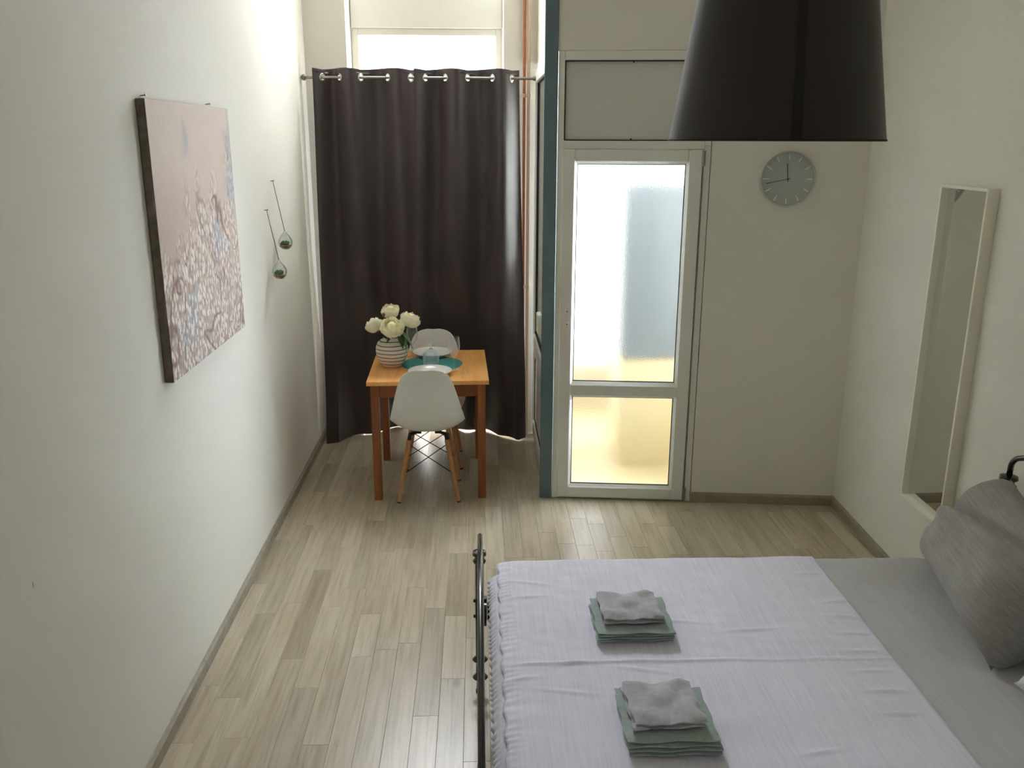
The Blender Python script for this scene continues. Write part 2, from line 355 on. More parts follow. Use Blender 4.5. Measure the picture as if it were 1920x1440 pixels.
# bay back wall with the deep window recess
bm = new(); RX0, RX1, RZ = -0.845, 0.178, 4.20  # recess carried up out of view for the added upper window
box(bm, (XL - 0.02, YB, -0.01), (RX0, YB + 0.32, CEIL)); box(bm, (RX1, YB, -0.01), (0.50, YB + 0.32, CEIL)); box(bm, (RX0, YB, RZ), (RX1, YB + 0.32, CEIL))
struct('wall_back', bm, M['wall'])
# wall beside and above the frosted door (local x along the wall, y into the wall)
bm = new()
box(bm, (1.262, 0.0, -0.01), (2.14, 0.14, CEIL)); box(bm, (0.434, 0.0, 2.532), (1.262, 0.14, CEIL))
struct('wall_far', bm, M['wall'], DORG, DA)
# wall over the glazed side of the bay
struct('wall_bay_side', bx((XP, 4.99, 2.56), (XP + 0.09, YB + 0.1, CEIL)), M['wall'])
# blue-grey corner post
struct('trim_1', bx((0.362, -0.012, 0.0), (0.434, 0.10, CEIL), 0.003), M['teal'], DORG, DA)

# planks
PW = 0.0958; lens = [0.34, 0.48, 0.62, 0.78, 0.95]
def plank_mesh(L):
    bm = new(); g = 0.0003; c = 0.0007
    x0, x1, y0, y1 = g, PW - g, g, L - g
    lo = [bm.verts.new(q) for q in ((x0, y0, -0.009), (x1, y0, -0.009), (x1, y1, -0.009), (x0, y1, -0.009))]
    mi = [bm.verts.new(q) for q in ((x0, y0, -c), (x1, y0, -c), (x1, y1, -c), (x0, y1, -c))]
    to = [bm.verts.new(q) for q in ((x0 + c, y0 + c, 0), (x1 - c, y0 + c, 0), (x1 - c, y1 - c, 0), (x0 + c, y1 - c, 0))]
    for a, b in ((lo, mi), (mi, to)):
        for k in range(4): bm.faces.new((a[k], a[(k + 1) % 4], b[(k + 1) % 4], b[k]))
    bm.faces.new(to); me = bpy.data.meshes.new('plank'); bm.to_mesh(me); bm.free(); me.materials.append(M['laminate']); return me
pm = {L: plank_mesh(L) for L in lens}
rest = new(); rng = random.Random(31); n_pl = 0; last = None
x = XL
while x < 2.1:
    y = -2.45 - rng.random() * 0.8; xr = x + PW
    while True:
        ymax = YB + 0.40 if x < XP - 0.02 else dwall_y(x) + 0.06
        if y > ymax: break
        L = rng.choice(lens); y1 = min(y + L, YB + 0.42) if x < XP - 0.02 else min(y + L, ymax + 0.02)
        vis = y1 > 2.3 and not (x > 0.12 and y1 < 3.75)
        cut = y1 < y + L - 1e-4
        if vis and y1 - y > 0.03:
            o = obj('plank', pm[L], None, floor); o.location = (x, y, 0); n_pl += 1
            if cut: o.scale = (1, (y1 - y) / L, 1)
        elif y1 - y > 0.03:
            box(rest, (x + .0005, y + .0005, -0.009), (xr - .0005, y1 - .0005, 0))
        y = y1 if cut else y + L
        if cut: break
    x += PW
obj('plank_field', rest, M['laminate'], floor, kind='stuff')

# skirting boards
def skirt(bm, a, b, h=0.06, d=0.014):
    a = Vector(a); b = Vector(b); t_ = (b - a).normalized(); n_ = Vector((-t_.y, t_.x, 0))
    prof = [(0, 0), (d, 0), (d, h - 0.012), (d * 0.45, h), (0, h)]
    A = [bm.verts.new(a + n_ * p_ + Vector((0, 0, z_))) for p_, z_ in prof]; B = [bm.verts.new(b + n_ * p_ + Vector((0, 0, z_))) for p_, z_ in prof]
    for k in range(5): bm.faces.new((A[k], A[(k + 1) % 5], B[(k + 1) % 5], B[k]))
    bm.faces.new(A[::-1]); bm.faces.new(B); return bm
bl = struct('baseboard_left')
obj('skirting_length', skirt(new(), (XL, 3.118, 0), (XL, -2.45, 0)), M['skirt'], bl)
obj('skirting_length', skirt(new(), (XL, YB, 0), (XL, 3.122, 0)), M['skirt'], bl)
struct('baseboard_far', skirt(new(), (2.12, 0, 0), (1.266, 0, 0), 0.06), M['skirt'], DORG, DA)
struct('baseboard_right', skirt(new(), (0, -2.4, 0), (0, 4.72, 0), 0.06), M['skirt'], RORG, RA)

# ------------------------------------------------------------------ bay window behind the curtains
w1 = struct('window_1', loc=(0, YB + 0.22, 0))
fx0, fx1 = RX0 + 0.005, RX1 - 0.002
def frame_bm(x0, x1, z0, z1, y0, y1, w, bev=0.004):
    bm = new(); box(bm, (x0, y0, z0), (x0 + w, y1, z1), bev); box(bm, (x1 - w, y0, z0), (x1, y1, z1), bev)
    box(bm, (x0 + w, y0, z1 - w), (x1 - w, y1, z1), bev); box(bm, (x0 + w, y0, z0), (x1 - w, y1, z0 + w), bev); return bm
obj('transom_board', bx((fx0, 0.0, 2.80), (fx1, 0.09, 3.02), 0.004), M['pvc'], w1)
obj('added_upper_frame', frame_bm(fx0, fx1, 3.02, RZ - .002, 0.02, 0.09, 0.045), M['pvc'], w1); obj('added_upper_pane', bx((fx0 + .045, 0.05, 3.065), (fx1 - .045, 0.055, RZ - .047)), M['glass'], w1)  # unseen upper window, added to bring in steep daylight
obj('frame', frame_bm(fx0, fx1, 0.0, 2.80, 0.02, 0.09, 0.045), M['pvc'], w1)
mid = (fx0 + fx1) / 2
obj('transom_bar', bx((fx0 + .045, 0.02, 2.34), (fx1 - .045, 0.09, 2.40), .003), M['pvc'], w1)
obj('pane', bx((fx0 + .045, 0.05, 2.40), (fx1 - .045, 0.055, 2.755)), M['glass'], w1)
obj('sash', frame_bm(fx0 + .048, mid - .002, 0.05, 2.335, 0.01, 0.07, 0.05), M['pvc'], w1); obj('pane', bx((fx0 + .09, 0.035, 0.09), (mid - .045, 0.04, 2.30)), M['glass'], w1)
obj('sash', frame_bm(mid + .002, fx1 - .048, 0.05, 2.335, 0.01, 0.07, 0.05), M['pvc'], w1); obj('pane', bx((mid + .045, 0.035, 0.09), (fx1 - .09, 0.04, 2.30)), M['glass'], w1)

# glazed side of the bay (faces the bay, seen at a sharp angle)
d2 = struct('door_2', loc=(XP, 0, 0))
y0, y1 = 4.985, 6.06
def frame_y(yy0, yy1, z0, z1, x0, x1, w):
    bm = new(); box(bm, (x0, yy0, z0), (x1, yy0 + w, z1), .003); box(bm, (x0, yy1 - w, z0), (x1, yy1, z1), .003)
    box(bm, (x0, yy0 + w, z1 - w), (x1, yy1 - w, z1), .003); box(bm, (x0, yy0 + w, z0), (x1, yy1 - w, z0 + w), .003); return bm
obj('frame', frame_y(y0, y1, 0.0, 2.56, -0.008, 0.06, 0.06), M['pvc'], d2)
obj('sash', frame_y(y0 + .05, y1 - .05, 0.07, 2.51, -0.02, 0.05, 0.075), M['pvc'], d2)
obj('mid_rail', bx((-0.02, y0 + .12, 0.66), (0.05, y1 - .12, 0.775), .003), M['pvc'], d2)
obj('gasket', frame_y(y0 + .122, y1 - .122, 0.775, 2.437, -0.006, 0.02, 0.006), M['gasket'], d2)
obj('gasket', frame_y(y0 + .122, y1 - .122, 0.143, 0.66, -0.006, 0.02, 0.008), M['gasket'], d2)
obj('pane', bx((0.006, y0 + .125, 0.775), (0.012, y1 - .125, 2.44)), M['frosted_side'], d2)
obj('lower_panel', bx((0.0, y0 + .125, 0.143), (0.02, y1 - .125, 0.66)), M['panel'], d2)
h = obj('handle', bx((-0.05, 5.10, 0.955), (-0.02, 5.20, 1.075), 0.006), M['pvc'], d2)

# ------------------------------------------------------------------ frosted door with the blind transom panel
d1 = struct('door_1', loc=DORG, rz=DA)
bm = new(); FX0, FX1, ZT = 0.436, 1.258, 2.53
box(bm, (FX0, -0.004, 0.0), (FX0 + 0.034, 0.07, ZT), .003); box(bm, (FX1 - 0.034, -0.004, 0.0), (FX1, 0.07, 2.05), .003)
box(bm, (FX1 - 0.034, -0.004, 2.05), (FX1, 0.07, ZT), .003)
box(bm, (FX0 + .034, -0.004, 2.482), (FX1 - .034, 0.07, ZT), .003); box(bm, (FX0 + .034, -0.004, 2.03), (FX1 - .034, 0.07, 2.074), .003)
box(bm, (FX0 + .034, 0.01, 0.0), (FX1 - .034, 0.07, 0.006))
box(bm, (FX0 + .01, .053, 0.0), (FX0 + .075, .07, 2.05)); box(bm, (FX1 - .075, .053, 0.0), (FX1 - .01, .07, 2.05)); box(bm, (FX0 + .075, .053, 1.98), (FX1 - .075, .07, 2.05)); box(bm, (FX0 + .075, .053, 0.0), (FX1 - .075, .07, 0.06))
obj('frame', bm, M['pvc'], d1)
obj('transom_gasket', frame_bm(FX0 + .034, FX1 - .034, 2.074, 2.482, 0.0, 0.03, 0.006, 0), M['gasket'], d1)
obj('transom_panel', bx((FX0 + .039, 0.012, 2.079), (FX1 - .039, 0.03, 2.477)), M['panel'], d1)
# leaf
LX0, LX1, LZ0, LZ1 = 0.464, 1.214, 0.012, 2.029
GX0, GX1 = 0.546, 1.131; UZ0, UZ1, BZ0, BZ1 = 0.729, 1.953, 0.093, 0.638
bm = new(); yf, yb = -0.016, 0.05
box(bm, (LX0, yf, LZ0), (GX0 - .012, yb, LZ1), .004); box(bm, (GX1 + .012, yf, LZ0), (LX1, yb, LZ1), .004)
box(bm, (GX0 - .012, yf, UZ1 + .012), (GX1 + .012, yb, LZ1), .004); box(bm, (GX0 - .012, yf, BZ1 + .008), (GX1 + .012, yb, UZ0 - .016), .004)
box(bm, (GX0 - .012, yf, LZ0), (GX1 + .012, yb, BZ0 - .014), .004)
obj('leaf_frame', bm, M['pvc'], d1)
def bead(z0, z1, nm):
    bm = new(); x0, x1 = GX0 - .012, GX1 + .012
    # glazing bead: sloping strip round the pane
    o_ = [(x0, z0 - .016), (x1, z0 - .016), (x1, z1 + .012), (x0, z1 + .012)]; i_ = [(GX0, z0), (GX1, z0), (GX1, z1), (GX0, z1)]
    A = [bm.verts.new((a, -0.010, b)) for a, b in o_]; B = [bm.verts.new((a, 0.004, b)) for a, b in i_]; C_ = [bm.verts.new((a, 0.022, b)) for a, b in i_]; D_ = [bm.verts.new((a, 0.022, b)) for a, b in o_]
    for k in range(4):
        q = (k + 1) % 4
        bm.faces.new((A[k], A[q], B[q], B[k])); bm.faces.new((B[k], B[q], C_[q], C_[k])); bm.faces.new((A[q], A[k], D_[k], D_[q])); bm.faces.new((C_[k], C_[q], D_[q], D_[k]))
    obj('glazing_bead', bm, M['pvc'], d1)
    obj('gasket', frame_bm(GX0, GX1, z0, z1, 0.008, 0.016, 0.0045, 0), M['gasket'], d1)
    obj('pane', bx((GX0 + .003, 0.012, z0 + .003), (GX1 - .003, 0.018, z1 - .003)), M['frosted'], d1)
bead(UZ0, UZ1, 'u'); bead(BZ0, BZ1, 'b')
for z in (1.985, 0.05):
    bm = new(); tube(bm, [(LX1 + .007, -0.022, z - .04), (LX1 + .007, -0.022, z + .04)], 0.0075, 10); obj('hinge', bm, M['steel'], d1, smooth=40)
bm = new(); box(bm, (0.500, -0.0185, 1.075), (0.513, -0.0155, 1.135), .001)
k = obj('lock_cover', bm, M['pvc'], d1)
for z in (1.068, 1.142):
    bm = new(); tube(bm, [(0.5065, -0.0175, z), (0.5065, -0.015, z)], 0.004, 8); obj('screw', bm, M['clock_hand'], d1)
for z in (2.474, 2.082):
    bm = new(); tube(bm, [(0.83, 0.006, z), (0.83, 0.014, z)], 0.005, 8); obj('transom_clip', bm, M['gasket'], d1)

# ------------------------------------------------------------------ porch behind the frosted door; glazed roof and side window are added
struct('floor_porch', bx((0.49, 4.90, -0.02), (2.25, 6.75, 0.003)), M['porch_tile'])
bm = new(); W0, W1 = 5.30, 6.5  # side opening placed to let the added porch lamp through
box(bm, (2.10, 4.9, 0.0), (2.25, 6.75, 0.6)); box(bm, (2.10, 4.9, 2.72), (2.25, 6.75, 2.9)); box(bm, (2.10, 4.9, 0.6), (2.25, W0, 2.72)); box(bm, (2.10, W1, 0.6), (2.25, 6.75, 2.72))
struct('wall_porch_right', bm, M['porch_wall'])
bm = new()
for yy in (5.0, 5.55, 6.1, 6.65): box(bm, (0.49, yy - .03, 2.82), (2.10, yy + .03, 2.9))
box(bm, (0.49, 5.03, 2.82), (0.55, 6.62, 2.9)); box(bm, (2.04, 5.03, 2.82), (2.10, 6.62, 2.9))
cp = struct('ceiling_porch'); obj('added_roof_bars', bm, M['pvc'], cp)
obj('added_roof_pane', bx((0.50, 4.99, 2.905), (2.09, 6.66, 2.911)), M['glass'], cp)  # unseen glass roof, added so more sky lights the porch
w3 = struct('added_side_window', loc=(2.15, 0, 0))  # unseen side window, added as the way in for the porch lamp
bm = new(); box(bm, (0, W0, .6), (.06, W0 + .03, 2.72)); box(bm, (0, W1 - .03, .6), (.06, W1, 2.72)); box(bm, (0, W0 + .03, .6), (.06, W1 - .03, .63)); box(bm, (0, W0 + .03, 2.69), (.06, W1 - .03, 2.72)); obj('frame', bm, M['pvc'], w3)
obj('pane', bx((.02, W0 + .03, .63), (.026, W1 - .03, 2.69)), M['glass'], w3)
bm = new(); PY = 6.55
box(bm, (0.49, PY, 0.0), (2.1, PY + .12, 0.42)); box(bm, (0.49, PY, 2.72), (2.1, PY + .12, 2.82)); box(bm, (0.49, PY, 0.42), (0.53, PY + .12, 2.72))
struct('wall_porch_back', bm, M['porch_wall'])
w2 = struct('window_2', loc=(0, PY, 0))
obj('frame', frame_bm(0.53, 2.1, 0.42, 2.72, 0.03, 0.09, 0.045), M['pvc'], w2); obj('pane', bx((0.57, 0.05, 0.46), (2.06, 0.056, 2.68)), M['glass'], w2)
cb = thing('tall_cabinet', 'tall blue-grey cabinet with cream base blurred behind the frosted door glass', 'cabinet', (1.28, 5.38, 0.003))
obj('carcass', bx((-0.36, 0.022, 0.72), (0.40, 0.45, 1.83), .006), M['cabinet'], cb); obj('base_cupboard', bx((-0.36, 0.022, 0), (0.40, 0.45, 0.718), .006), M['cream_front'], cb)
obj('door', bx((-0.355, 0.0, 0.74), (0.018, 0.02, 1.82), .003), M['cabinet'], cb); obj('door', bx((0.022, 0.0, 0.74), (0.395, 0.02, 1.82), .003), M['cabinet'], cb)

# ------------------------------------------------------------------ heating pipes in the bay corner
def pipe(x, y, r, mat, label):
    o = thing('heating_pipe', label, 'pipe', (x, y, 0))
    obj('pipe_run', tube(new(), [(0, 0, 0.0), (0, 0, CEIL)], r, 14), mat, o, smooth=50)
    for z in (2.36, 1.09):
        bm = new(); lathe(bm, [(r, z - .012), (r + .003, z - .011), (r + .003, z + .011), (r, z + .012)], 14); box(bm, (-.006, r, z - .008), (.006, YB - y, z + .008)); obj('pipe_clamp', bm, M['cream_pipe'], o)
pipe(0.312, 6.035, 0.0105, M['copper'], 'reddish copper heating pipe, nearer the curtain of the two in the bay corner')
pipe(0.342, 6.035, 0.0105, M['cream_pipe'], 'pale painted heating pipe, nearer the glazed bay side of the two')

# ------------------------------------------------------------------ curtain rod and curtains
RZc = 2.457; RYc = 5.9
rod = thing('curtain_rod', 'thin steel curtain rod across the window bay above the dark curtains', 'curtain rod', (0, RYc, RZc))
obj('rod', tube(new(), [(XL + .02, 0, 0), (XP - .02, 0, 0)], 0.009, 12), M['steel'], rod, smooth=50)
bm = new(); ball(bm, (XL + .022, 0, 0), 0.02); obj('finial', bm, M['steel'], rod, smooth=True)
bm = new(); tube(bm, [(XP - .04, 0, 0), (XP, 0, 0)], [0.013, 0.018], 14); obj('end_cup', bm, M['steel'], rod, smooth=40)

def curtain(xs, phase, xbot, hem, push, label, seed, ma, mb, yo, part):
    """xs: eyelet x positions; cloth passes the rod at each one. xbot: x range at the hem."""
    o = thing('curtain', label, 'curtain', (0, RYc, 0), group=None)
    rnd = random.Random(seed)
    n = len(xs); d0 = xs[1] - xs[0]; d1_ = xs[-1] - xs[-2]
    X0, X1 = xs[0] - ma, xs[-1] + mb
    knots = [X0] + list(xs) + [X1]; par = [-0.45] + list(range(n)) + [n - 1 + 0.45]
    A0 = 0.05; top = 2.515
    fr = [rnd.uniform(-1, 1) for _ in range(8)]
    def xk(s):      # s in eyelet index units
        for i in range(len(par) - 1):
            if s <= par[i + 1] or i == len(par) - 2:
                f = (s - par[i]) / (par[i + 1] - par[i]); return knots[i] + f * (knots[i + 1] - knots[i])
    zl = [top - 0.0055 * i for i in range(21)]
    zr = zl[-1]; nz = 46; hemz = hem
    rows = zl + [zr + (0.0 - zr) * (j / nz) for j in range(1, nz + 1)]
    rows = [top - (top - r_) * 1.0 for r_ in rows]
    NU = 44 * (n)
    s0, s1 = par[0], par[-1]
    def P(u, z):
        s = s0 + u * (s1 - s0); k = max(0.0, min(1.0, (top - z) / top))
        hz = hemz(u); zz = z if z > 0.3 else hz + (z / 0.3) * (0.3 - hz)
        xt = xk(s); xb = xbot[0] + u * (xbot[1] - xbot[0]); kk = k ** 1.3
        x_ = xt * (1 - kk) + xb * kk
        wav = math.sin(math.pi * (s + phase))
        amp = A0 * (1 - 0.28 * k ** .6)
        y_ = -wav * amp + yo * min(1, max(0, k - .03) * 10) + k * 0.018 * math.sin(2.7 * s + 3.1 * k * 2 + fr[0] * 3) + 0.012 * k * math.sin(5.3 * s + fr[1] * 5 + 2.2 * k)
        x_ += 0.010 * k * math.sin(1.9 * s + 4 * k + fr[2] * 4)
        x_ += part(u) * max(0, 1 - z / .45) ** 1.2
        y_ += push(u) * max(0, (k - 0.35) / 0.65) ** 1.6
        z2 = zz - (0.010 * (1 - abs(math.cos(math.pi * (s + phase) * .5))) if k < 0.01 else 0)
        return Vector((x_, y_, z2))
    bm = new(); V = []
    for i in range(NU + 1):
        V.append([bm.verts.new(P(i / NU, z)) for z in rows])
    centers = []
    for i_ in range(n):
        u = (i_ - s0) / (s1 - s0); c_ = P(u, RZc); tg = (P(u + .004, RZc) - P(u - .004, RZc)).normalized(); centers.append((c_, tg))
    for i in range(NU):
        for j in range(len(rows) - 1):
            q = [V[i][j], V[i + 1][j], V[i + 1][j + 1], V[i][j + 1]]; cc = sum((v.co for v in q), Vector()) / 4
            if j < 22 and any((cc - c_).length < 0.020 for c_, _ in centers): continue
            bm.faces.new(q)
    loose = [v for v in bm.verts if not v.link_faces]; bmesh.ops.delete(bm, geom=loose, context='VERTS')
    obj('cloth', bm, M['curtain'], o, smooth=True)
    for c_, tg in centers:
        nrm = tg.cross(Vector((0, 0, 1))).normalized(); bm = new(); torus(bm, c_, nrm, 0.0215, 0.005, 22, 8); obj('eyelet', bm, M['chrome'], o, smooth=True)
    return o
def hem_l(u): return 0.007 + 0.05 * max(0, (u - 0.80) / 0.2) ** 1.5
def push_l(u): return -0.02 + 0.34 * (min(1, max(0, (u - 0.12) / 0.5)) ** 0.8)
def hem_r(u): return 0.006 + 0.13 * max(0, (0.22 - u) / 0.22) ** 1.3 + 0.010 * abs(math.sin(17 * u))
def push_r(u): return 0.03 + 0.27 * (min(1, max(0, (0.9 - u) / 0.5)) ** 0.8)
curtain([-0.979, -0.871, -0.736, -0.567, -0.421], 1.0, (-1.085, -0.325), hem_l, push_l, 'dark charcoal eyelet curtain, left panel beside the white wall', 3, .055, .065, 0.012, lambda u: -.19 * max(0, (u - .6) / .4) ** 1.3)
curtain([-0.326, -0.200, -0.057, 0.100, 0.226], 1.0, (-0.44, 0.335), hem_r, push_r, 'dark charcoal eyelet curtain, right panel beside the heating pipes', 9, .070, .05, -0.012, lambda u: .19 * max(0, (.4 - u) / .4) ** 1.3)

# ------------------------------------------------------------------ picture, nails, hanging planters on the left wall
cv = thing('canvas_picture', 'large square blossom painting on canvas on the left wall', 'picture', (XL + 0.001, 3.036, 1.236))
obj('canvas_body', bx((0.0, 0, 0), (0.0305, 0.986, 0.967), .003), M['canvas_edge'], cv); obj('painted_front', bx((0.0305, 0.001, 0.001), (0.0318, 0.985, 0.966)), M['painting'], cv)
def nail(y, z, label, group=None):
    o = thing('nail', label, 'nail', (XL, y, z), group=group)
    obj('shank', tube(new(), [(-0.005, 0, 0), (0.018, 0, 0.003)], 0.0022, 8), M['steel'], o)
    obj('head', tube(new(), [(0.018, 0, 0.003), (0.0195, 0, 0.0032)], 0.005, 10), M['steel'], o)
nail(3.092, 2.212, 'small nail above the near top corner of the blossom canvas')
nail(3.815, 2.212, 'small nail above the far top corner of the blossom canvas')
def planter(y, z, ynail, znail, label, label_n):
    nail(ynail, znail, label_n)
    o = thing('hanging_planter', label, 'planter', (XL + 0.052, y, z))
    r = 0.040
    outer = [(0.0, -r), (r * .5, -r * .88), (r * .86, -r * .5), (r, 0), (r * .92, r * .45), (r * .68, r * .85), (r * .38, r * 1.2), (r * .16, r * 1.5), (r * .10, r * 1.72)]
    inner = [(max(a - .0016, 0), b + .0012 if a < .01 else b) for a, b in outer][::-1]
    bm = new(); lathe(bm, outer + inner, 24); obj('glass_bulb', bm, M['crystal'], o, smooth=True)
    bm = new(); lathe(bm, [(0, -r * .90), (r * .45, -r * .80), (r * .74, -r * .55), (r * .82, -r * .38), (r * .4, -r * .30), (0, -r * .28)], 20); obj('gravel', bm, M['pebble'], o, smooth=True)
    bm = new(); rr = random.Random(5)
    for _ in range(9): ball(bm, (rr.uniform(-.4, .4) * r, rr.uniform(-.4, .4) * r, -r * .12 + rr.uniform(-.1, .15) * r), rr.uniform(.2, .34) * r, 1)
    obj('moss', bm, M['moss'], o, smooth=True)
    top = Vector((0, 0, r * 1.72)); nl = Vector((-0.052 + 0.012, ynail - y, znail - z))
    bm = new(); tube(bm, [top + Vector((0, .004, -.004)), nl + Vector((0, .0015, .004))], 0.0013, 6); tube(bm, [top + Vector((0, -.004, -.004)), nl + Vector((0, -.0015, .004))], 0.0013, 6)
    obj('cord', bm, M['string'], o)
planter(4.905, 1.525, 4.875, 1.858, 'glass drop planter with moss, upper one nearer the dark curtain', 'nail holding the cord of the upper glass drop planter')
planter(4.715, 1.390, 4.690, 1.717, 'glass drop planter with moss, lower one nearer the blossom canvas', 'nail holding the cord of the lower glass drop planter')

# ------------------------------------------------------------------ dining table
TX, TY, TA = -0.303, 5.222, 0.026
T0 = Matrix.Rotation(TA, 3, 'Z')
tb = thing('dining_table', 'small orange pine dining table in front of the dark curtains', 'table', (TX, TY, 0), TA)
hw, hd, TH = 0.352, 0.386, 0.740
edges = [-hd, -hd * .52, -hd * .02, hd * .47, hd]
xe = [-hw + 2 * hw * q for q in (0, .19, .39, .585, .79, 1)]
for a, b in zip(xe, xe[1:]):
    obj('top_board', bx((a + .0002, -hd, TH - .024), (b - .0002, hd, TH), .0012), M['pine'], tb)
lx, ly, lw = 0.309, 0.350, 0.0235
for sx_ in (-1, 1):
    for sy_ in (-1, 1):
        c_ = (sx_ * lx, sy_ * (ly - .012)); obj('leg', bx((c_[0] - lw, c_[1] - lw, 0), (c_[0] + lw, c_[1] + lw, TH - .024), .003), M['pine_shaded'], tb)
for sy_ in (-1, 1): obj('apron', bx((-lx + lw, sy_ * (ly - .014) - .010, TH - .105), (lx - lw, sy_ * (ly - .014) + .010, TH - .024), .001), M['pine_shaded'], tb)
for sx_ in (-1, 1): obj('apron', bx((sx_ * (lx + .006) - .010, -ly + .012 + lw, TH - .105), (sx_ * (lx + .006) + .010, ly - .012 - lw, TH - .024), .001), M['pine_shaded'], tb)

# ------------------------------------------------------------------ shell chairs
prof = [(.228, .402, .150), (.222, .424, .185), (.195, .438, .205), (.14, .440, .214), (.07, .432, .219), (.0, .426, .222), (-.07, .424, .225), (-.125, .432, .226), (-.165, .455, .224), (-.192, .492, .220),
        (-.212, .545, .210), (-.228, .60, .198), (-.242, .66, .184), (-.255, .715, .169), (-.266, .765, .153), (-.274, .802, .134), (-.280, .826, .108), (-.283, .838, .072), (-.284, .842, .03)]
def shell_bm():
    bm = new(); N = len(prof); NU = 14
    T = []
    for i in range(N):
        a = Vector(prof[max(i - 1, 0)][:2]); b = Vector(prof[min(i + 1, N - 1)][:2]); d = (b - a).normalized(); T.append(Vector((-(-d.y), -d.x)) if False else Vector((d.y, -d.x)))
    V = []
    for i, (y, z, w_) in enumerate(prof):
        row = []
        s = i / (N - 1)
        lift = 0.02 + 0.055 * math.exp(-((s - .42) / .22) ** 2) + 0.01 * (1 if s > .5 else 0)
        lift *= w_ / .22
        if s > .85: lift *= max(.25, 1 - (s - .85) / .2)
        nv = T[i]
        if nv.y < 0 and s < .5: nv = -nv
        for k in range(NU + 1):
            u = -1 + 2 * k / NU; e = abs(u) ** 2.6
            n2 = nv if True else nv
            row.append(bm.verts.new((u * w_ * (1 - 0.03 * e), y + n2.x * lift * e, z + n2.y * lift * e)))
        V.append(row)
    for i in range(N - 1):
        for k in range(NU): bm.faces.new((V[i][k], V[i][k + 1], V[i + 1][k + 1], V[i + 1][k]))
    bmesh.ops.recalc_face_normals(bm, faces=bm.faces); bmesh.ops.solidify(bm, geom=bm.faces[:], thickness=0.007); return bm
# seat normal must point up / forward (inside of the shell)
def make_chair(label):
    o = thing('shell_chair', label, 'chair', group='white shell chairs at the small table')
    s = obj('seat_shell', shell_bm(), M['white_plastic'], o, smooth=True)
    mod = s.modifiers.new('smooth', 'SUBSURF'); mod.levels = 1; mod.render_levels = 2
    feet = []
    for sx_ in (-1, 1):
        for sy_ in (-1, 1):
            a = Vector((sx_ * .105, sy_ * .105 + .0, .405)); b = Vector((sx_ * .178, sy_ * .172, 0.0)); feet.append((sx_, sy_, a, b))
            d = b - a; st = a + d * .08
            lg = obj('leg', tube(new(), [st, a + d * .5, a + d * .985], [0.0155, 0.0145, 0.0105], 12), M['beech'], o, smooth=40)
            obj('foot_cap', tube(new(), [a + d * .98, b], [0.011, 0.0115], 12), M['black_metal'], lg, smooth=40)
            bm = new(); tube(bm, [(sx_ * .045, sy_ * .06, .409), a + Vector((0, 0, .002)), a + d * .14], [.008, .012, .014], 8); box(bm, (sx_ * .06 - .02, sy_ * .075 - .02, .405), (sx_ * .06 + .02, sy_ * .075 + .02, .424), .002)
            obj('leg_bracket', bm, M['black_metal'], o)
    g = {(a, b): (p0, p1) for a, b, p0, p1 in feet}
    for k0, k1 in (((-1, -1), (1, -1)), ((-1, 1), (1, 1)), ((-1, -1), (-1, 1)), ((1, -1), (1, 1))):
        bm = new()
        for q0, q1 in ((k0, k1), (k1, k0)):
            a0, b0 = g[q0]; a1, b1 = g[q1]; tube(bm, [a0 + (b0 - a0) * .14, a1 + (b1 - a1) * .58], 0.0028, 6)
        obj('wire_brace', bm, M['black_metal'], o)
    return o
c1 = make_chair('white shell chair with wooden legs, its back to the viewer'); c1.location = (-0.303, 4.985, 0); c1.rotation_euler = (0, 0, 0.01)
c2 = clone(c1, (-0.300, 5.52, 0), math.pi + 0.02, 'white shell chair with wooden legs on the curtain side of the table')

# ------------------------------------------------------------------ things on the table
TZ = TH
pmx, pmy = -0.29, 5.245
o = thing('placemat', 'round teal placemat in the middle of the orange table', 'placemat', (pmx, pmy, TZ))
bm = new(); lathe(bm, [(0, 0), (.186, 0), (.189, .0018), (.186, .0035), (0, .0035)], 48); obj('felt', bm, M['teal_mat'], o, smooth=40)
def plate(x, y, z, label):
    o = thing('plate', label, 'plate', (x, y, z), group='white plates on the table')
    bm = new(); lathe(bm, [(0, .003), (.07, .003), (.078, .0), (.083, .0), (.086, .004), (.112, .016), (.127, .026), (.130, .028), (.1295, .0295), (.126, .029), (.110, .020), (.086, .009), (.078, .007), (0, .007)], 44)
    obj('dish', bm, M['porcelain'], o, smooth=True)
plate(-0.288, 4.985, TZ, 'round white plate on the near edge of the table, behind the front chair')
plate(-0.297, 5.462, TZ, 'round white plate at the far edge of the table, before the rear chair')
# lidded jar
o = thing('glass_jar', 'clear glass jar with knobbed glass lid on the teal placemat', 'jar', (-0.292, 5.205, TZ + .0037))
bm = new(); lathe(bm, [(0, 0), (.044, 0), (.049, .004), (.050, .03), (.050, .062), (.048, .064), (.047, .062), (.047, .03), (.045, .007), (0, .005)], 32); obj('jar_body', bm, M['jar'], o, smooth=50)
bm = new(); lathe(bm, [(.052, .0645), (.053, .068), (.046, .079), (.03, .092), (.012, .101), (.007, .107), (.006, .113), (.011, .119), (.0125, .125), (.010, .131), (0, .133)], 32)
lathe(bm, [(.052, .0645), (.0495, .0655), (.044, .076), (.028, .089), (.010, .097), (0, .098)], 32); bmesh.ops.remove_doubles(bm, verts=bm.verts, dist=1e-5)
obj('jar_lid', bm, M['jar'], o, smooth=True)
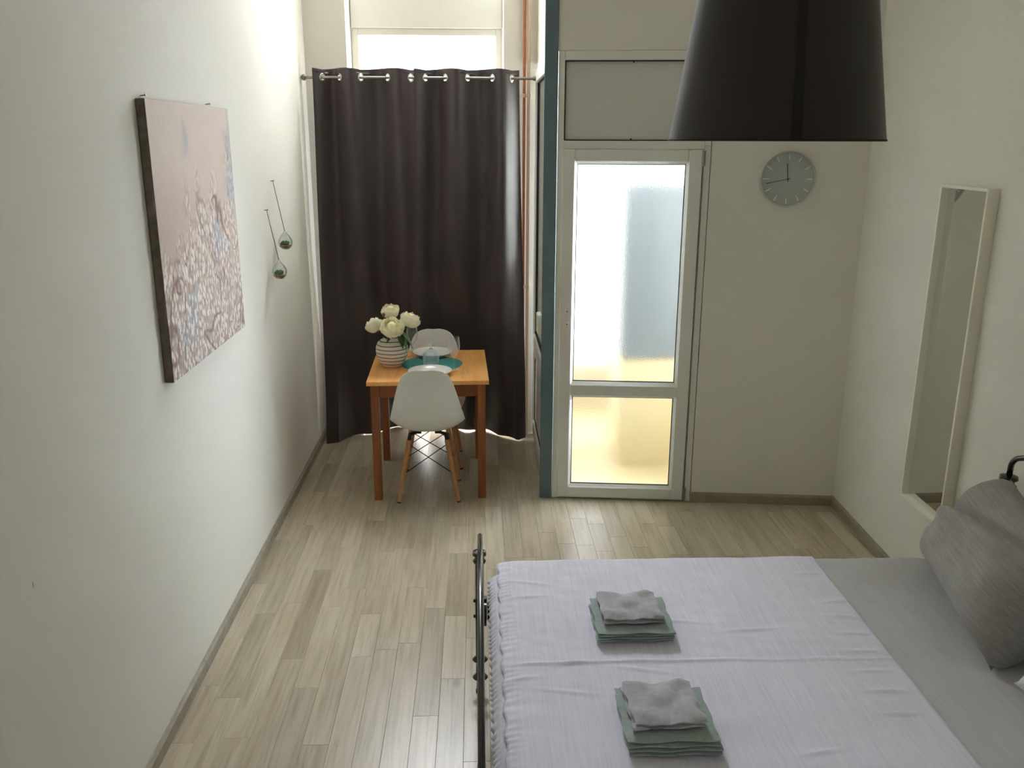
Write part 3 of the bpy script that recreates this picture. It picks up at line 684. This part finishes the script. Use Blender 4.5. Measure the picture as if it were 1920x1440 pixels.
# wine glasses
def wine(x, y, label):
    o = thing('wine_glass', label, 'glass', (x, y, TZ), group='wine glasses')
    b = .088
    out = [(0, 0), (.032, 0), (.034, .0015), (.030, .003), (.012, .006), (.0042, .014), (.0036, .045), (.0040, b - .012), (.010, b - .002), (.022, b + .012), (.032, b + .032), (.0365, b + .056), (.035, b + .085), (.031, b + .118)]
    inn = [(.0302, b + .118), (.0340, b + .085), (.0354, b + .056), (.0308, b + .033), (.0205, b + .0135), (.009, b + .002), (0, b + .0)]
    bm = new(); lathe(bm, out + inn, 28); obj('glass_body', bm, M['wine'], o, smooth=50)
wine(-0.147, 5.085, 'stemmed wine glass on the near right of the teal placemat')
wine(-0.420, 5.418, 'stemmed wine glass half hidden behind the peony leaves')
# vase and peonies
VX, VY = -0.529, 5.205
o = thing('vase', 'bulbous white vase with thin black rings on the orange table', 'vase', (VX, VY, TZ))
vp = [(0, 0), (.052, 0), (.058, .004), (.075, .028), (.091, .062), (.0985, .093), (.097, .122), (.086, .148), (.068, .164), (.054, .170), (.051, .178), (.054, .186)]
vi = [(.050, .186), (.047, .178), (.050, .168), (.064, .160), (.082, .145), (.092, .120), (.094, .093), (.086, .064), (.070, .032), (.05, .008), (0, .006)]
bm = new(); lathe(bm, vp + vi, 40); obj('vase_body', bm, M['vase'], o, smooth=50)

def petal_bm(r, span, t0, t1, open_, seed):
    rr = random.Random(seed); f1, f2 = rr.uniform(0, 6), rr.uniform(2, 4); bm = new()
    def fn(u, v):
        a = (u - .5) * span * (0.35 + 0.65 * math.sin(math.pi * min(1, .12 + v * .62)))
        th = t0 + (t1 - t0) * v; q = r * (1 + open_ * v * v) * (1 + .06 * v * math.sin(f2 * 3 * u * 2 + f1))
        z_ = -math.cos(th) * q + (0.13 * r * v * v * math.sin(9 * u + f1)) - .22 * r * v * (2 * u - 1) ** 2
        return (q * math.sin(th) * math.cos(a), q * math.sin(th) * math.sin(a), z_)
    grid(bm, 6, 5, fn); return bm
def petal_mesh(nm, mt, *a):
    bm = petal_bm(*a); me = bpy.data.meshes.new(nm); bm.to_mesh(me); bm.free(); me.materials.append(M[mt])
    for f in me.polygons: f.use_smooth = True
    return me
pet_o = [petal_mesh('petal', 'petal', 1.0, 1.9, 0.25, 1.75, 0.16 + .08 * k, k) for k in range(3)]
pet_m = [petal_mesh('petal', 'petal', 0.90, 1.6, 0.30, 2.15, 0.06 + .05 * k, k + 5) for k in range(3)]
pet_i = [petal_mesh('inner_petal', 'petal_inner', 0.74, 1.5, 0.3, 2.45, 0.0, k + 10) for k in range(3)]
def leaf_bm(L, W, bend):
    bm = new()
    def fn(u, v):
        w_ = W * math.sin(math.pi * (0.06 + 0.94 * v) ** 0.8) * (1 - v * .15) if v < 1 else 0
        return (L * v, (u - .5) * 2 * w_, bend * L * (v * v) * -1 + abs(u - .5) * W * .5)
    grid(bm, 4, 7, fn); bmesh.ops.remove_doubles(bm, verts=bm.verts, dist=1e-5); bmesh.ops.solidify(bm, geom=bm.faces[:], thickness=.0008); return bm
def peony(c, r, tilt, label, leaves, seed):
    rr = random.Random(seed); o = thing('peony', label, 'flower', c, group='cream peonies in the ringed vase')
    q = Euler(tilt).to_matrix()
    for pool, nm, cnt, jit, lo_, hi_ in ((pet_o, 'petal', 7, .16, .95, 1.08), (pet_m, 'petal', 7, .22, .92, 1.06), (pet_i, 'inner_petal', 8, .38, .72, 1.08)):
        for k in range(cnt):
            p_ = obj(nm, pool[k % 3], None, o); s2 = r * rr.uniform(lo_, hi_); p_.scale = (s2, s2, s2)
            p_.rotation_euler = (q @ Euler((rr.uniform(-jit, jit), rr.uniform(-jit, jit), (k + .4 * (cnt == 7)) * 2 * math.pi / cnt + rr.uniform(-.2, .2))).to_matrix()).to_euler()
    bm = new(); ball(bm, (0, 0, 0), r * .62, 2); obj('heart', bm, M['petal_inner'], o, smooth=True)
    base = q @ Vector((0, 0, -r * .95)); dx_, dy_ = [(-.02, -.004), (.0, -.024), (-.004, .02), (.022, .004)][seed - 1]; tgt = Vector((VX + dx_ * 1.6, VY + dy_ * 1.6, TZ + .05)) - Vector(c)
    midp = Vector((VX, VY, TZ + .188)) - Vector(c) + Vector((base.x, base.y, 0)).normalized() * -0.0 + Vector((dx_, dy_, 0))
    obj('stem', tube(new(), [base * .6, base * 1.15, base.lerp(midp, .7), midp, tgt], 0.0032, 8), M['stem'], o, smooth=True)
    for (loc, yaw, pitch, L, W, mt) in leaves:
        bm = leaf_bm(L, W, .35); l_ = obj('leaf', bm, M[mt], o, smooth=True); l_.location = Vector(loc) - Vector(c); l_.rotation_euler = (rr.uniform(-.3, .3), pitch, yaw)
peony((-0.624, 5.135, 1.012), 0.047, (-.35, -.45, 0), 'cream peony leaning out furthest left of the ringed vase', [((-.575, 5.155, .955), R(-60), .2, .06, .012, 'leaf')], 1)
peony((-0.509, 5.082, 1.006), 0.058, (.55, .1, 0), 'large cream peony facing the viewer at the centre of the bouquet', [((-.475, 5.130, .960), R(-60), .85, .095, .022, 'leaf'), ((-.525, 5.11, .945), R(-120), .5, .05, .012, 'leaf')], 2)
peony((-0.532, 5.228, 1.080), 0.047, (.1, -.1, 0), 'cream peony rising highest at the back of the bouquet', [], 3)
peony((-0.406, 5.190, 1.036), 0.052, (-.1, .45, 0), 'cream peony on the right of the bouquet above the pale leaves', [((-.470, 5.150, .965), R(-25), .55, .12, .026, 'leaf_pale'), ((-.470, 5.165, .950), R(-45), .75, .11, .022, 'leaf_pale'), ((-.480, 5.20, .985), R(5), .0, .09, .02, 'leaf')], 4)
o = thing('peony_bud', 'small red-brown peony bud between the cream blooms', 'flower bud', (-0.566, 5.150, 1.068))
bm = new(); ball(bm, (0, 0, 0), (.010, .010, .013), 2); obj('bud', bm, M['bud'], o, smooth=True)
obj('stem', tube(new(), [(0, 0, -.008), (.008, .02, -.06), (.025, .050, -.14), (.025, .050, -.26)], .002, 6), M['stem'], o)

# ------------------------------------------------------------------ wall clock
ck = thing('wall_clock', 'round grey wall clock without numerals beside the frosted door', 'clock', (1.660, dwall_y(1.660), 1.880), DA)
ck_rot = Matrix.Rotation(R(90), 4, 'X')
def tilted(bm): bmesh.ops.transform(bm, matrix=ck_rot, verts=bm.verts); return bm   # lathe axis z -> -y (towards the room)
bm = new(); lathe(bm, [(0, 0), (.144, 0), (.147, .004), (.148, .034), (.146, .038), (.1425, .038), (.1405, .034), (.1405, .024), (0, .024)], 64); obj('rim', tilted(bm), M['clock_rim'], ck, smooth=40)
bm = new(); lathe(bm, [(.1402, .0242), (.1402, .0252), (0, .0256)], 64); obj('dial', tilted(bm), M['clock_face'], ck)
for k in range(12):
    a = k * math.pi / 6; bm = new(); box(bm, (-.0022, -.0275, .100), (.0022, -.0255, .131)); bmesh.ops.rotate(bm, verts=bm.verts, cent=(0, 0, 0), matrix=Matrix.Rotation(a, 3, 'Y')); obj('hour_mark', bm, M['clock_mark'], ck)
def hand(nm, L, w_, ang, y_):
    bm = new(); box(bm, (-w_, y_ - .001, -.015), (w_, y_, L)); bmesh.ops.rotate(bm, verts=bm.verts, cent=(0, 0, 0), matrix=Matrix.Rotation(ang, 3, 'Y')); obj(nm, bm, M['clock_hand'], ck)
hand('hour_hand', .080, .0022, R(-6), -.028); hand('minute_hand', .115, .0017, R(258), -.030)
bm = new(); tube(bm, [(0, -.0255, 0), (0, -.033, 0)], .005, 12); obj('hand_pin', bm, M['clock_hand'], ck)

# ------------------------------------------------------------------ mirror on the right wall
my0, my1, mz0, mz1, md = 3.405, 3.795, 0.447, 1.897, 0.048
mr = thing('wall_mirror', 'tall narrow mirror in a deep white box frame on the right wall', 'mirror', (rwall_x(3.6), 3.6, 0), RA)
a0, a1 = my0 - 3.6, my1 - 3.6; fw = 0.013
bm = new()
box(bm, (-md, a0, mz0), (0, a0 + fw, mz1), .0012); box(bm, (-md, a1 - fw, mz0), (0, a1, mz1), .0012); box(bm, (-md, a0 + fw, mz1 - fw), (0, a1 - fw, mz1), .0012); box(bm, (-md, a0 + fw, mz0), (0, a1 - fw, mz0 + fw), .0012)
obj('frame', bm, M['mirror_frame'], mr)
obj('backing_board', bx((-.012, a0 + fw, mz0 + fw), (-.002, a1 - fw, mz1 - fw)), M['backing'], mr)
obj('mirror_glass', bx((-.016, a0 + fw, mz0 + fw), (-.012, a1 - fw, mz1 - fw)), M['silver'], mr)

# ------------------------------------------------------------------ pendant lamp over the bed
LY = 2.2; LXc = 0.731; LB = 2.073; LT = 2.46; RB, RT = 0.2565, 0.196
lp = thing('pendant_lamp', 'tapered brown-grey fabric pendant lamp hanging over the bed', 'lamp', (LXc, LY, 0), R(0))
bm = new(); lathe(bm, [(RB, LB), (RT, LT), (RT - .003, LT), (RB - .003, LB), (RB, LB)], 72); bmesh.ops.remove_doubles(bm, verts=bm.verts, dist=1e-5); obj('shade', bm, M['shade'], lp, smooth=40)
bm = new(); torus(bm, (0, 0, LB + .002), (0, 0, 1), RB - .001, .0028, 72, 6); obj('lower_ring', bm, M['shade_seam'], lp, smooth=True)
bm = new(); torus(bm, (0, 0, LT - .002), (0, 0, 1), RT - .001, .0028, 72, 6); obj('upper_ring', bm, M['shade_seam'], lp, smooth=True)
am = R(-98); bm = new()
grid(bm, 4, 6, lambda u, v: ((RB + .0012 - (RB - RT) * v) * math.cos(am + (u - .5) * .085), (RB + .0012 - (RB - RT) * v) * math.sin(am + (u - .5) * .085), LB + (LT - LB) * v)); thicken(bm, -.0008); obj('seam_strip', bm, M['shade_seam'], lp, smooth=40)
bm = new()
for k in range(3):
    a = k * 2 * math.pi / 3; tube(bm, [(0.02 * math.cos(a), .02 * math.sin(a), LT - .03), ((RT - .003) * math.cos(a), (RT - .003) * math.sin(a), LT - .004)], .002, 6)
torus(bm, (0, 0, LT - .03), (0, 0, 1), .022, .003, 20, 6); obj('spider', bm, M['black_metal'], lp)
bm = new(); lathe(bm, [(0, LT - .095), (.017, LT - .095), (.02, LT - .05), (.02, LT - .02), (.01, LT), (0, LT)], 20); obj('socket', bm, M['black_metal'], lp, smooth=40)
bm = new(); lathe(bm, [(0, LT - .20), (.018, LT - .195), (.03, LT - .165), (.028, LT - .14), (.014, LT - .105), (.013, LT - .095)], 20); obj('bulb', bm, M['bulb'], lp, smooth=True)
obj('cable', tube(new(), [(0, 0, LT), (0, 0, CEIL - .03)], .003, 8), M['cable'], lp)
bm = new(); lathe(bm, [(0, CEIL - .05), (.02, CEIL - .05), (.05, CEIL - .01), (.05, CEIL), (0, CEIL)], 24); obj('ceiling_rose', bm, M['white_plastic'], lp, smooth=40)

# ------------------------------------------------------------------ bed frame
BY1, BY0 = 2.955, 1.44; BX0, BX1 = 0.0, 1.955
bed = thing('metal_bed', 'black metal bed frame with arched footboard and ringed posts', 'bed', (0, 0, 0))
def ring_post(x, y, z1, r=.0165):
    bm = new(); lathe(bm, [(0, 0), (.018, 0), (.018, .01), (r * .9, .015), (r * .9, .05), (r * 1.1, .055), (.030, .067), (r * 1.1, .080), (r, .085), (r, .125), (r * 1.1, .132), (.030, .145), (r * 1.1, .158), (r, .163),
                          (r, z1 - .05), (r * 1.35, z1 - .045), (r * 1.5, z1 - .037), (r * 1.1, z1 - .03), (r * 1.05, z1 - .018), (r * 1.6, z1 - .012), (r * 1.5, z1), (r * .6, z1 + .006), (0, z1 + .006)], 18, (x, y, 0)); return bm
def arch(x, z1, rise):
    pts = [(x, BY1, z1)]
    for k in range(1, 7):
        a = k / 6 * R(68); pts.append((x, BY1 - .085 * (1 - math.cos(a)), z1 + .03 + .085 * math.sin(a) * .75))
    ya, za = pts[-1][1], pts[-1][2]; yc = (BY0 + BY1) / 2
    n_ = 12
    for k in range(1, n_ + 1):
        f = k / n_; y_ = ya + (yc - ya) * f; pts.append((x, y_, za + rise * math.sin(f * math.pi / 2)))
    mir = [(p_[0], 2 * yc - p_[1], p_[2]) for p_ in pts[:-1]][::-1]
    return pts + mir
FZ = 0.600
for y in (BY1, BY0): obj('post', ring_post(BX0 - .003, y, FZ), M['iron'], bed, smooth=35)
fa = arch(BX0, FZ, 0.17); obj('foot_arch', tube(new(), fa, .0090, 12), M['iron'], bed, smooth=True)
obj('foot_rail', tube(new(), [(BX0, BY0, .30), (BX0, BY1, .30)], .009, 10), M['iron'], bed, smooth=True)
obj('foot_rail', tube(new(), [(BX0, BY0, .56), (BX0, BY1, .56)], .007, 10), M['iron'], bed, smooth=True)
yc = (BY0 + BY1) / 2
def arch_z(pts, y):
    for a, b in zip(pts, pts[1:]):
        if b[1] <= y <= a[1]: return a[2] + (b[2] - a[2]) * (a[1] - y) / (a[1] - b[1] + 1e-9)
    return pts[0][2]
for k in range(1, 8):
    y = BY0 + (BY1 - BY0) * k / 8; bm = new(); tube(bm, [(BX0, y, .30), (BX0, y, arch_z(fa, y))], .0055, 8); lathe(bm, [(.0055, .415), (.012, .425), (.012, .435), (.0055, .445)], 12, (BX0, y, 0)); obj('baluster', bm, M['iron'], bed, smooth=35)
for y in (BY1, BY0):
    s_ = -1 if y == BY1 else 1
    bm = new(); box(bm, (BX0 - .02, y - .016, .32), (BX0 + .024, y + .016, .41), .003); obj('rail_bracket', bm, M['iron'], bed)
    for z in (.396, .331): bm = new(); ball(bm, (BX0 - .023, y, z), (.006, .008, .008), 1); obj('bracket_bolt', bm, M['iron'], bed, smooth=True)
    bm = new(); tube(bm, [(BX0 + .012, y + s_ * .035, .36), (BX0 + .022, y + s_ * .035, .36)], .045, 20); obj('rosette', bm, M['iron'], bed, smooth=40)
    obj('side_rail', bx((BX0 + .026, y - .012, .315), (BX1 - .01, y + .012, .385), .003), M['iron'], bed)
HZ = 0.885
for y in (BY1 - .02, BY0): obj('post', ring_post(BX1, y, HZ, .0205), M['iron'], bed, smooth=35)
ha = arch(BX1, HZ, 0.20); ha = [(a, b - (.02 if b > yc else 0), c_) for a, b, c_ in ha]; obj('head_arch', tube(new(), ha, .0105, 12), M['iron'], bed, smooth=True)
obj('head_rail', tube(new(), [(BX1, BY0, .62), (BX1, BY1 - .02, .62)], .008, 10), M['iron'], bed, smooth=True)
for k in range(1, 8):
    y = BY0 + (BY1 - BY0) * k / 8; obj('baluster', tube(new(), [(BX1, y, .35), (BX1, y, arch_z(ha, y))], .0055, 8), M['iron'], bed, smooth=35)
obj('head_rail', tube(new(), [(BX1, BY0, .35), (BX1, BY1 - .02, .35)], .008, 10), M['iron'], bed, smooth=True)
for k in range(7): 
    xx = .15 + k * .27; obj('slat', bx((xx, BY0 + .012, .372), (xx + .07, BY1 - .012, .388), .002), M['beech'], bed)

# mattress: rounded block, foot end bulging in the middle
MT = 0.560
def mattress_bm(x0, x1, y0_, y1_, z0, z1):
    bm = new(); yc_ = (y0_ + y1_) / 2; hh = (y1_ - y0_) / 2; zc = (z0 + z1) / 2; hz = (z1 - z0) / 2; NX, NY, NZ = 24, 40, 12
    def sq(a, n_): return math.copysign(abs(a) ** n_, a)
    r = bmesh.ops.create_grid(bm, x_segments=1, y_segments=1, size=1); bmesh.ops.delete(bm, geom=bm.verts[:], context='VERTS')
    q = bmesh.ops.create_cube(bm, size=2.0); bmesh.ops.subdivide_edges(bm, edges=bm.edges[:], cuts=23, use_grid_fill=True)
    for v in bm.verts:
        x, y, z = v.co
        k = max(abs(x), abs(y), abs(z)); 
        ex, ey, ez = abs(x), abs(y), abs(z)
        rx = 1 - .020 * (ez ** 6) - .05 * ey ** 8; ry = 1 - .03 * ez ** 6 - .03 * ex ** 12; rz = 1 - .16 * ex ** 14 - .16 * ey ** 14
        v.co = ((x0 + x1) / 2 + x * rx * (x1 - x0) / 2, yc_ + y * ry * hh, zc + z * rz * hz)
    return bm
mt = obj('mattress', mattress_bm(0.034, 1.915, BY0 + .045, BY1 - .022, .3895, MT - .004), M['mattress'], None, smooth=True, label='beige mattress bulging at the foot end under the grey linen', category='mattress')

# fitted sheet under, cover on top with gathered hem at the foot
YA0, YB0 = BY0 + .030, BY1 - .009; YA, YBk = YA0, YB0      # near and far edges on top
import mathutils.noise as mn
def wr(x, y, s=1.0):
    return s * (0.0035 * mn.noise(Vector((x * 5, y * 7, 1.3))) + 0.0018 * mn.noise(Vector((x * 14, y * 20, 4.1))))
def sheet_bm(x0, x1, zt, corner=0.0, crease=True, step=0.0, drop=0.125, nx=120, ny=110, foot=False, out=0.0):
    YA, YBk = YA0 - out, YB0 + out
    bm = new(); th = 0.03
    # section across y: drop - round - flat - round - drop
    def yz(v):
        L1 = drop; L2 = th * math.pi / 2; L3 = (YBk - YA) - 2 * th; tot = 2 * L1 + 2 * L2 + L3; d = v * tot
        if d < L1: return YA, zt - th - (L1 - d), 0
        d -= L1
        if d < L2: a = d / th; return YA + th - th * math.cos(a), zt - th + th * math.sin(a), .5
        d -= L2
        if d < L3: return YA + th + d, zt, 1
        d -= L3
        if d < L2: a = d / th; return YBk - th + th * math.sin(a), zt - th + th * math.cos(a), .5
        d -= L2; return YBk, zt - th - d, 0
    def fn(u, v):
        y, z, fl = yz(v); x = x0 + (x1 - x0) * u
        if x1 > 1.5 and corner: x = min(x, x1 - max(0, y - (YBk - .25)) * corner)
        z += wr(x, y) * (1 if fl else .5)
        if fl == 1:
            if crease:
                z += 0.0060 * math.exp(-((y - 2.262 - .006 * math.sin(3 * x)) / .0065) ** 2) * min(1, max(0, (x - .05) * 8)) * (0.35 + .65 * math.exp(-((x - .35) / .5) ** 2)) 
            for (cx_, cy_, L_, ang) in PUCK:
                dx, dy = x - cx_, y - cy_; a = dx * math.cos(ang) + dy * math.sin(ang); b = -dx * math.sin(ang) + dy * math.cos(ang)
                if abs(a) < L_ * 2 and abs(b) < .05: z += .004 * math.exp(-(a / L_) ** 2) * math.exp(-(b / .008) ** 2)
        if foot:
            q = max(0, 1 - (x - x0) / .07)
            z += -.010 * q * q * (1 if fl else 0) + .0019 * (1 + mn.noise(Vector((0, y * 9, 0)))) * q ** 2 * math.sin(y * 215 + 3 * math.sin(y * 23)) * (1 if fl else 0)
            x += .004 * math.sin(y * 60) * q
        if step: z += step * 0
        return (x, y, z)
    grid(bm, nx, ny, fn); thicken(bm, .003); return bm
rr = random.Random(12); PUCK = []
for k in range(10): PUCK.append((rr.uniform(.1, 1.2), rr.uniform(1.8, 2.85), rr.uniform(.04, .10), rr.uniform(-.25, .25)))
for k in range(7): PUCK.append((1.22 - .09 * (1 - k / 7.0), 2.0 + k * .1, .05, rr.uniform(-.2, .2)))
sh = obj('fitted_sheet', sheet_bm(1.10, 1.90, MT + .006, corner=1.1, crease=False, nx=60), M['sheet'], None, smooth=True, label='smooth pale grey bed sheet between the cover edge and the pillows', category='sheet')
cvr = thing('bed_cover', 'pale lilac-grey linen bed cover with gathered hem at the foot', 'bed cover')
obj('cover_cloth', sheet_bm(0.062, 1.245, MT + .0135, foot=True, nx=120, ny=300, out=.0055), M['cover'], cvr, smooth=True)
# gathered elastic hem hanging over the foot end
bm = new()
def ruff(u, v):
    y = YA + .03 + (YBk - YA - .12) * u; g = math.sin(y * 215 + 3 * math.sin(y * 23)); q = math.sin(math.pi * min(1, u * 6)) if u < .08 else 1
    x = 0.068 - .040 * v + .0034 * g * v; z = MT - .0015 - .012 * v - .02 * v * v + .004 * g * v * (1 - v)
    return (x, y, z)
grid(bm, 520, 5, ruff); thicken(bm, .002); obj('gathered_hem', bm, M['cover'], cvr, smooth=True)

# ------------------------------------------------------------------ folded towels
def folded(bm, x0, x1, y0_, y1_, z0, layers, th, rnd, sag=0.0, wave=.002):
    """stack of folded layers: each a soft rounded slab, joined by a rolled fold along the near edge"""
    for k in range(layers):
        za = z0 + k * th; jx, jy = rnd.uniform(-.004, .004), rnd.uniform(-.004, .004); w = (x1 - x0); d = (y1_ - y0_)
        NX, NY = 18, 16; ph = rnd.uniform(0, 6)
        def top(u, v, s):
            e = min(1, min(u, 1 - u) * 9) ** .5 * min(1, min(v, 1 - v) * 9) ** .5
            zz = wave * (math.sin(9 * u + ph) * math.sin(7 * v + ph * 1.3)) + wave * 1.5 * mn.noise(Vector((u * 5 + ph, v * 5, ph)))
            zt = za + th * .5 + s * (th * .49) * (0.25 + .75 * e) + zz * (1 if s > 0 or k else .0) 
            xw = .0025 * math.sin(13 * v + ph); yw = .0025 * math.sin(11 * u + ph)
            return Vector((x0 + jx + u * w + xw, y0_ + jy + v * d + yw, zt))
        A = [[bm.verts.new(top(i / NX, j / NY, 1)) for j in range(NY + 1)] for i in range(NX + 1)]
        B = [[bm.verts.new(top(i / NX, j / NY, -1)) for j in range(NY + 1)] for i in range(NX + 1)]
        for i in range(NX):
            for j in range(NY):
                bm.faces.new((A[i][j], A[i + 1][j], A[i + 1][j + 1], A[i][j + 1])); bm.faces.new((B[i][j], B[i][j + 1], B[i + 1][j + 1], B[i + 1][j]))
        for i in range(NX):
            bm.faces.new((A[i][0], B[i][0], B[i + 1][0], A[i + 1][0])); bm.faces.new((A[i][NY], A[i + 1][NY], B[i + 1][NY], B[i][NY]))
        for j in range(NY):
            bm.faces.new((A[0][j], A[0][j + 1], B[0][j + 1], B[0][j])); bm.faces.new((A[NX][j], B[NX][j], B[NX][j + 1], A[NX][j + 1]))
ZB = MT + .0195
def towel_stack(cx, cy, rz, w, d, th, w2, d2, th2, off, labs, seed):
    rnd = random.Random(seed)
    o = thing('bath_towel', labs[0], 'towel', (cx, cy, ZB), rz, group='green-grey bath towels on the bed')
    for k in range(2):
        bm = new(); folded(bm, -w / 2, w / 2, -d / 2, d / 2, k * 2 * th, 2, th, rnd, wave=.0012); lay = obj('towel_fold', bm, M['towel_green'], o, smooth=60)
    o2 = thing('hand_towel', labs[1], 'towel', (cx + off[0], cy + off[1], ZB + 4 * th + .0025), rz + off[2], group='grey hand towels on the bed')
    bm = new(); folded(bm, -w2 / 2, w2 / 2, -d2 / 2, d2 / 2, 0, 2, th2, rnd, wave=.0046); obj('towel_fold', bm, M['towel_grey'], o2, smooth=60)
towel_stack(0.482, 2.470, R(0), .240, .215, .0095, .190, .165, .013, (-.004, .012, R(1)), ('green-grey folded bath towel, in the stack nearer the frosted door', 'grey folded hand towel on top of the stack nearer the frosted door'), 21)
towel_stack(0.485, 1.955, R(0), .236, .222, .0115, .186, .178, .014, (-.010, .010, R(2)), ('green-grey folded bath towel, in the stack nearer the bottom of the photo', 'grey folded hand towel on top of the stack nearer the bottom of the photo'), 22)

# ------------------------------------------------------------------ pillows
def pillow_bm(W, H, T, seed, n=30, crease=None):
    bm = new(); sd = Vector((seed * 3.1, seed * 1.7, 0))
    def side(s):
        V = []
        for i in range(n + 1):
            row = []
            for j in range(n + 1):
                u = -1 + 2 * i / n; v = -1 + 2 * j / n
                # pinch the sides, keep the corners pointed
                px = u * (1 - .10 * (1 - v * v) * abs(u) ** 3); py = v * (1 - .10 * (1 - u * u) * abs(v) ** 3)
                h_ = (max(0, 1 - u ** 4) * max(0, 1 - v ** 4)) ** .55
                h_ *= 1 + .10 * mn.noise(Vector((u * 1.6, v * 1.6, s)) + sd)
                z = s * T / 2 * h_ + .008 * mn.noise(Vector((u * 5, v * 5, s * 2)) + sd) * h_
                if crease and s > 0: z += crease(u, v) * h_
                row.append(bm.verts.new((px * W / 2, py * H / 2, z)))
            V.append(row)
        for i in range(n):
            for j in range(n):
                q = (V[i][j], V[i + 1][j], V[i + 1][j + 1], V[i][j + 1]); bm.faces.new(q if s > 0 else q[::-1])
    side(1); side(-1); bmesh.ops.remove_doubles(bm, verts=bm.verts, dist=1e-5); return bm
def place_axes(o, origin, ex, ey):
    ex = Vector(ex).normalized(); ey = Vector(ey); ey = (ey - ex * ey.dot(ex)).normalized(); ez = ex.cross(ey)
    mm = Matrix((ex, ey, ez)).transposed().to_4x4(); mm.translation = origin; o.matrix_world = mm
def lean_pillow(label, L_, B_, A_, W, H, T, mat, seed, crease=None, grp='pillows against the headboard'):
    L_, B_, A_ = Vector(L_), Vector(B_), Vector(A_); ex = (B_ - L_).normalized(); ey = A_ - L_; ey = (ey - ex * ey.dot(ex)).normalized()
    o = thing('pillow', label, 'pillow', group=grp); place_axes(o, (L_ + B_) / 2 + (A_ - L_) / 2, ex, ey)
    bm = pillow_bm(W, H, T, seed, crease=crease); mw = o.matrix_world.copy(); inv = mw.inverted()
    for v in bm.verts:                       # the underside rests flat on the bed
        w_ = mw @ v.co
        if w_.z < MT + .0125: w_.z = MT + .0125; v.co = inv @ w_
    obj('pillow_body', bm, mat, o, smooth=True); return o
def cr(u, v):
    d = v - .34 - .34 * u
    return -.045 * math.exp(-(d / .06) ** 2) + .02 * math.exp(-((d + .20) / .12) ** 2)
lean_pillow('large mid-grey linen pillow with a horizontal fold, leaning on the headboard', (1.66, 2.84, .634), (1.525, 2.20, .619), (1.85, 2.79, .884), .72, .41, .32, M['pillow'], 2, cr)
lean_pillow('pale grey pillow at the lower right photo edge, mostly cut off', (1.520, 2.075, .618), (1.510, 1.45, .618), (1.775, 2.075, .86), .640, .40, .18, M['pillow_pale'], 5)

# small chip in the plaster of the left wall
obj('plaster_chip', bx((XL - .001, 2.006, .990), (XL + .0004, 2.009, 1.006)), M['skirt_pale'], bpy.data.objects['wall_left'])
